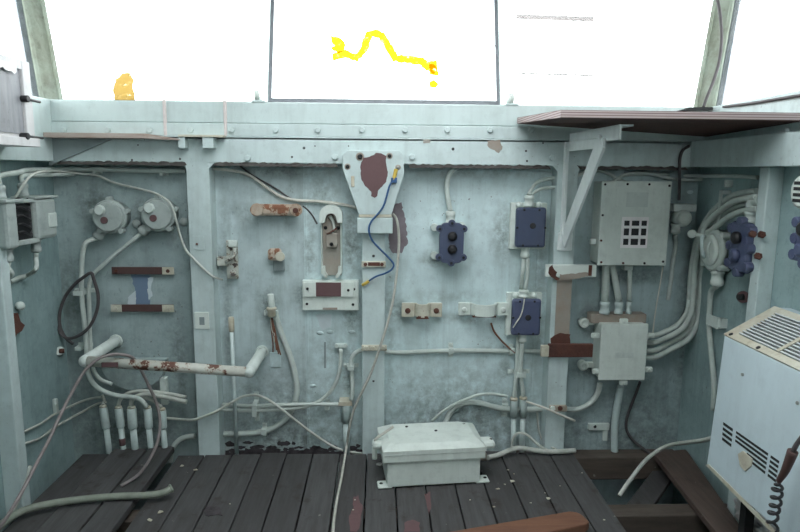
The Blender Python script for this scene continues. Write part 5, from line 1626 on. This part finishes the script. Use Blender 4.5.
fb(MB().box(L(0.004, 0.0, 0.006), L(wv - 0.004, D_, 0.118), 0.006)).build('body', 'box', t)
fb(MB().box(L(-0.014, -0.010, 0.108), L(wv + 0.012, D_ + 0.010, 0.138), 0.004)).build('rim', 'box', t)
m = MB()
c1 = 0.045
base = [(-0.014, -0.012), (wv + 0.014, -0.012), (wv + 0.014, D_ + 0.012), (-0.014, D_ + 0.012)]
topp = [(0.02, 0.035), (0.0 + 0.045, 0.02), (wv - 0.06, 0.02), (wv - 0.015, 0.06), (wv - 0.015, D_ - 0.03), (wv - 0.05, D_), (0.04, D_), (0.012, D_ - 0.03)]
vb0 = [L(x, y, 0.139) for x, y in base]
vb1 = [L(x, y, 0.155) for x, y in base]
vt = [L(x, y, 0.17) for x, y in topp]
bm = bmesh.new()
for v in vb0 + vb1 + vt:
    bm.verts.new(v)
bmesh.ops.convex_hull(bm, input=list(bm.verts))
m.addbm(bm)
fb(m).build('lid', 'box', t)
for x in (0.0 - 0.03, wv - 0.02):
    fb(MB().box(L(x, 0.0, 0.001), L(x + 0.055, 0.05, 0.012), 0.005)).build('foot', 'box', t)
    fb(MB().cyl(L(x + (0.014 if x < 0.1 else 0.042), 0.025, 0.011), L(x + (0.014 if x < 0.1 else 0.042), 0.025, 0.0135), 0.007)).build('foot_hole', 'dark', t)
for x0_, x1_, y0_ in ((wv - 0.01, wv + 0.06, 0.03), (wv - 0.02, wv + 0.02, D_ - 0.04), (-0.045, 0.015, 0.06)):
    e = fb(MB().box(L(x0_, y0_ - (0.012 if x1_ > wv + 0.03 else 0), 0.128), L(x1_, y0_ + 0.055, 0.158), 0.013)).build('lid_lug', 'box', t)
for x_, y_, s_ in ((wv + 0.048, 0.05, 0.1565), (wv - 0.03, D_ - 0.025, 0.168), (0.1, D_ - 0.03, 0.1705), (0.21, D_ - 0.08, 0.1705)):
    fb(MB().cyl(L(x_, y_, s_ - 0.002), L(x_, y_, s_ + 0.002), 0.006)).build('screw', 'dark', t)
fb(MB().cyl(L(-0.036, 0.085, 0.134), L(-0.036, 0.085, 0.082), 0.010)).build('hanging_bolt', 'box', t)
fb(MB().tube([L(-0.034, 0.085, 0.155), L(-0.03, 0.085, 0.165), L(0.01, 0.08, 0.195), L(0.035, 0.075, 0.215)], 0.0055, 8)).build('cable_stub', 'cablewhite', t, label='white cable stub')
fb(MB().cyl(L(wv - 0.005, 0.10, 0.07), L(wv + 0.045, 0.10, 0.06), 0.017)).build('side_gland', 'browned', t)
t = thing('washer', PZ(379.5, 465, 0), 'small pale ring on the floor left of the floor box', 'ring')
MB().lathe(PZ(379.5, 465, 0.002), (0, 0, 1), [(0.006, 0.0), (0.006, 0.004), (0.014, 0.004), (0.014, 0.0)], 16).build('ring', 'steel', t)
m = MB()
for x, y, s in ((512, 481.5, 7), (505, 484.5, 3), (498, 489, 4), (548, 498.5, 5), (494, 507, 3), (531, 503, 2.5), (508, 470, 2.5), (514, 474, 2), (582, 473, 2.5), (545, 493, 2), (560, 486, 1.6), (470, 500, 2), (355, 500, 2), (353, 510, 1.8), (230, 504, 2), (160, 512, 6), (150, 520, 6), (182, 466, 6), (195, 470, 5), (604, 520, 2.5)):
    p = PZ(x, y, 0.003)
    n_ = 6
    pts = [p + V((math.cos(2 * math.pi * k / n_) * s * 0.0019 * random.uniform(0.5, 1.2), math.sin(2 * math.pi * k / n_) * s * 0.0019 * random.uniform(0.4, 1.1), 0)) for k in range(n_)]
    m.prism(pts, (0, 0, 0.0015))
o = m.build('paint_flakes', 'cream')
o['kind'] = 'stuff'
tag(o, 'pale paint flakes scattered over the floorboards', 'paint flakes')


def floor_stain(pts, mat):
    q = []
    n_ = len(pts)
    for i_ in range(n_):
        a_, b_ = V(pts[i_]), V(pts[(i_ + 1) % n_])
        for k_ in range(3):
            p_ = a_.lerp(b_, k_ / 3)
            q.append(PZ(p_.x + random.uniform(-1, 1), p_.y + random.uniform(-1, 1), 0.0008))
    MB().prism(q, (0, 0, 0.0008)).build('stain', mat, floor)


floor_stain([(352, 498), (358, 496), (362, 505), (361, 520), (357, 532), (350, 532), (349, 516), (354, 508)], 'primer')
floor_stain([(404, 522), (413, 519), (420, 523), (420, 532), (404, 532)], 'primer')
floor_stain([(210, 505), (220, 508), (222, 515), (208, 517), (202, 511)], 'dirt')
floor_stain([(425, 494), (430, 492), (432, 505), (429, 515)], 'primer')
# crumpled plastic under the heater
bm = bmesh.new()
bmesh.ops.create_icosphere(bm, subdivisions=4, radius=1)
for v in bm.verts:
    k = 1 + 0.25 * math.sin(9 * v.co.x + 5 * v.co.z) * math.cos(8 * v.co.y + 3) + random.uniform(-0.06, 0.06)
    v.co = V((v.co.x * 0.035 * k, v.co.y * 0.16 * k, v.co.z * 0.055 * k))
o = MB().addbm(bm, Matrix.Translation(V((1.24, -0.68, 0.056)))).build('crumpled_plastic', 'panelwhite')
tag(o, 'crumpled pale plastic sheet lying on the board under the heater', 'plastic sheet')

# =================================================================== UPPER LEFT: panel, strips, sill fittings
XP = -1.15
yfar = PX(30, 100, XP).y
zt, zb0 = PX(26, 62, XP).z, PX(33, 147, XP).z
yn = -1.15
t = thing('wall_cabinet', (LN, (yfar + yn) / 2, zb0), 'grey panelled cabinet with a white frame on the left wall at the picture edge', 'cabinet')
zt1 = zt + 0.0
MB().box((LN - 0.03, yn, zb0 + 0.028), (XP - 0.006, yfar, zt1), 0.003).build('carcass', 'panelwhite', t)
MB().box((XP - 0.008, yn + 0.03, zb0 + 0.04), (XP - 0.002, yfar - 0.04, zt1 - 0.03)).build('door_panel', 'panelgrey', t, label='grey grained panel')
m = MB().box((XP - 0.008, yfar - 0.045, zb0 + 0.028), (XP + 0.008, yfar, zt1), 0.003).box((XP - 0.008, yn, zt1 - 0.03), (XP + 0.006, yfar, zt1), 0.003)
m.build('door_frame', 'panelwhite', t)
q = [(0, 67.5), (2, 68), (4, 66.5), (7, 69.5), (10, 71), (13, 71), (16, 74), (18, 72), (18, 66), (8, 62), (0, 59)]
MB().prism([PX(x - 2, y, XP + 0.007) for x, y in q], (0.002, 0, 0)).build('torn_paper', 'paper', t, label='torn white paper strip')
MB().box((LN - 0.005, yn, zb0), (XP + 0.016, yfar + 0.012, zb0 + 0.028), 0.002).build('bottom_ledge', 'panelwhite', t)
for y in (98.5, 136):
    p = PX(24, y, XP + 0.01)
    MB().cyl((XP - 0.004, p.y + 0.008, p.z), (XP + 0.02, p.y + 0.008, p.z), 0.011).cyl((XP + 0.01, p.y, p.z), (XP + 0.01, yfar + 0.04, p.z - 0.001), 0.0045).build('latch_bolt', 'black', t)
q = [PY(35, 134.8, -0.045), PY(180, 136.4, -0.045)]
m = MB().box((SL + 0.002, -0.075, q[1].z - 0.010), (q[1].x - 0.12, 0.004, q[1].z + 0.008), 0.001)
m.add(*(lambda z: ([V((q[1].x - 0.12, -0.075, z - 0.010)), V((q[1].x - 0.12, 0.004, z - 0.010)), V((q[1].x - 0.12, 0.004, z + 0.008)), V((q[1].x - 0.12, -0.075, z + 0.008)), V((q[1].x, -0.05, z - 0.014)), V((q[1].x, 0.004, z - 0.014)), V((q[1].x, 0.004, z - 0.010)), V((q[1].x, -0.05, z - 0.010))],
      [(0, 1, 2, 3), (4, 7, 6, 5), (0, 4, 5, 1), (1, 5, 6, 2), (2, 6, 7, 3), (3, 7, 4, 0)]))(q[1].z))
o = m.build('wooden_strip', 'stripwood')
tag(o, 'chipped whitish wooden strip jutting out below the left end of the window sill', 'strip')
t = thing('sill_bracket', PY(195, 150, -0.03), 'small broken steel shelf bracket with two legs on the header above the left post', 'bracket')
a, b = PY(176, 136.4, -0.05), PY(223, 134.6, -0.05)
MB().box((a.x + 0.008, -0.05, a.z - 0.001), (b.x, 0.006, a.z + 0.007), 0.001).build('top_plate', 'cream', t)
p, q_ = PY(178.5, 148, -0.045), PY(182, 136, -0.045)
MB().box((p.x, -0.045, p.z), (q_.x + 0.01, 0.001, q_.z), 0.001).build('leg', 'frame', t)
p, q_ = PY(202.5, 148, -0.045), PY(213, 136, -0.045)
MB().box((p.x, -0.045, p.z), (q_.x, 0.001, q_.z), 0.001).build('leg', 'frame', t)
for px, py, lab in ((258.5, 97.5, 'small pale wing nut on the window sill left of the middle window'), (510.5, 100.5, 'small pale wing nut on the window sill right of the middle window')):
    p = PY(px, 102.5, 0.03)
    t = thing('wing_nut', (p.x, 0.03, SZ), lab, 'wing nut', 'wing nuts on the sill')
    MB().cyl((p.x, 0.03, SZ - 0.001), (p.x, 0.03, SZ + 0.022), 0.014).build('nut', 'box', t)
    MB().lathe((p.x - 0.004, 0.02, SZ + 0.026), (1, 0.3, 0), [(0.008, -0.010), (0.021, -0.008), (0.021, 0.008), (0.008, 0.010)], 16).build('wing', 'box', t)
    MB().box((p.x - 0.022, 0.008, SZ - 0.002), (p.x + 0.028, 0.05, SZ + 0.007), 0.002).build('base', 'sill', t)
# cables by the right mullion
mp = [(713, -12), (717.5, 0), (720.5, 18), (721.5, 40), (719, 62), (713, 82), (707, 97), (703.5, 107)]
cp = []
for i, (x, y) in enumerate(mp):
    s = max(0, (104 - y) / 248)
    cp.append(PY(x, y, -0.02 + LEAN * s * 0.9))
conduit('cable', cp, 0.006, 'cable', 'dark cable running down the right corner window mullion', 'cable')
conduit('cable', [PY(700, 108.5, -0.02), PY(716, 108, -0.03), PX(730, 106, (SR2 - 0.006)), PX(750, 103.5, (SR2 - 0.006)), PX(775, 99.5, (SR2 - 0.006)), PX(815, 93, (SR2 - 0.006))], 0.005, 'cable', 'dark cable lying along the right side window sill', 'cable')
o = MB().prism([PY(679, 111, -0.03), PY(722, 109.5, -0.03), PY(712, 107, -0.03), PY(690, 107.2, -0.03)], (0, 0.03, 0)).build('rubber_scrap', 'dark')
tag(o, 'flat dark rubber scrap at the foot of the right corner mullion', 'scrap')

# =================================================================== LIGHT
w = bpy.data.worlds.new('overcast_sky')
bpy.context.scene.world = w
w.use_nodes = True
nt = w.node_tree
bg = nt.nodes['Background']
bg.inputs[0].default_value = (0.93, 0.97, 1.0, 1)
bg.inputs[1].default_value = 5.8
vs = bpy.context.scene.view_settings
vs.view_transform = 'Standard'
vs.look = 'None'
vs.gamma = 1
vs.use_curve_mapping = False
vs.exposure = 0.1
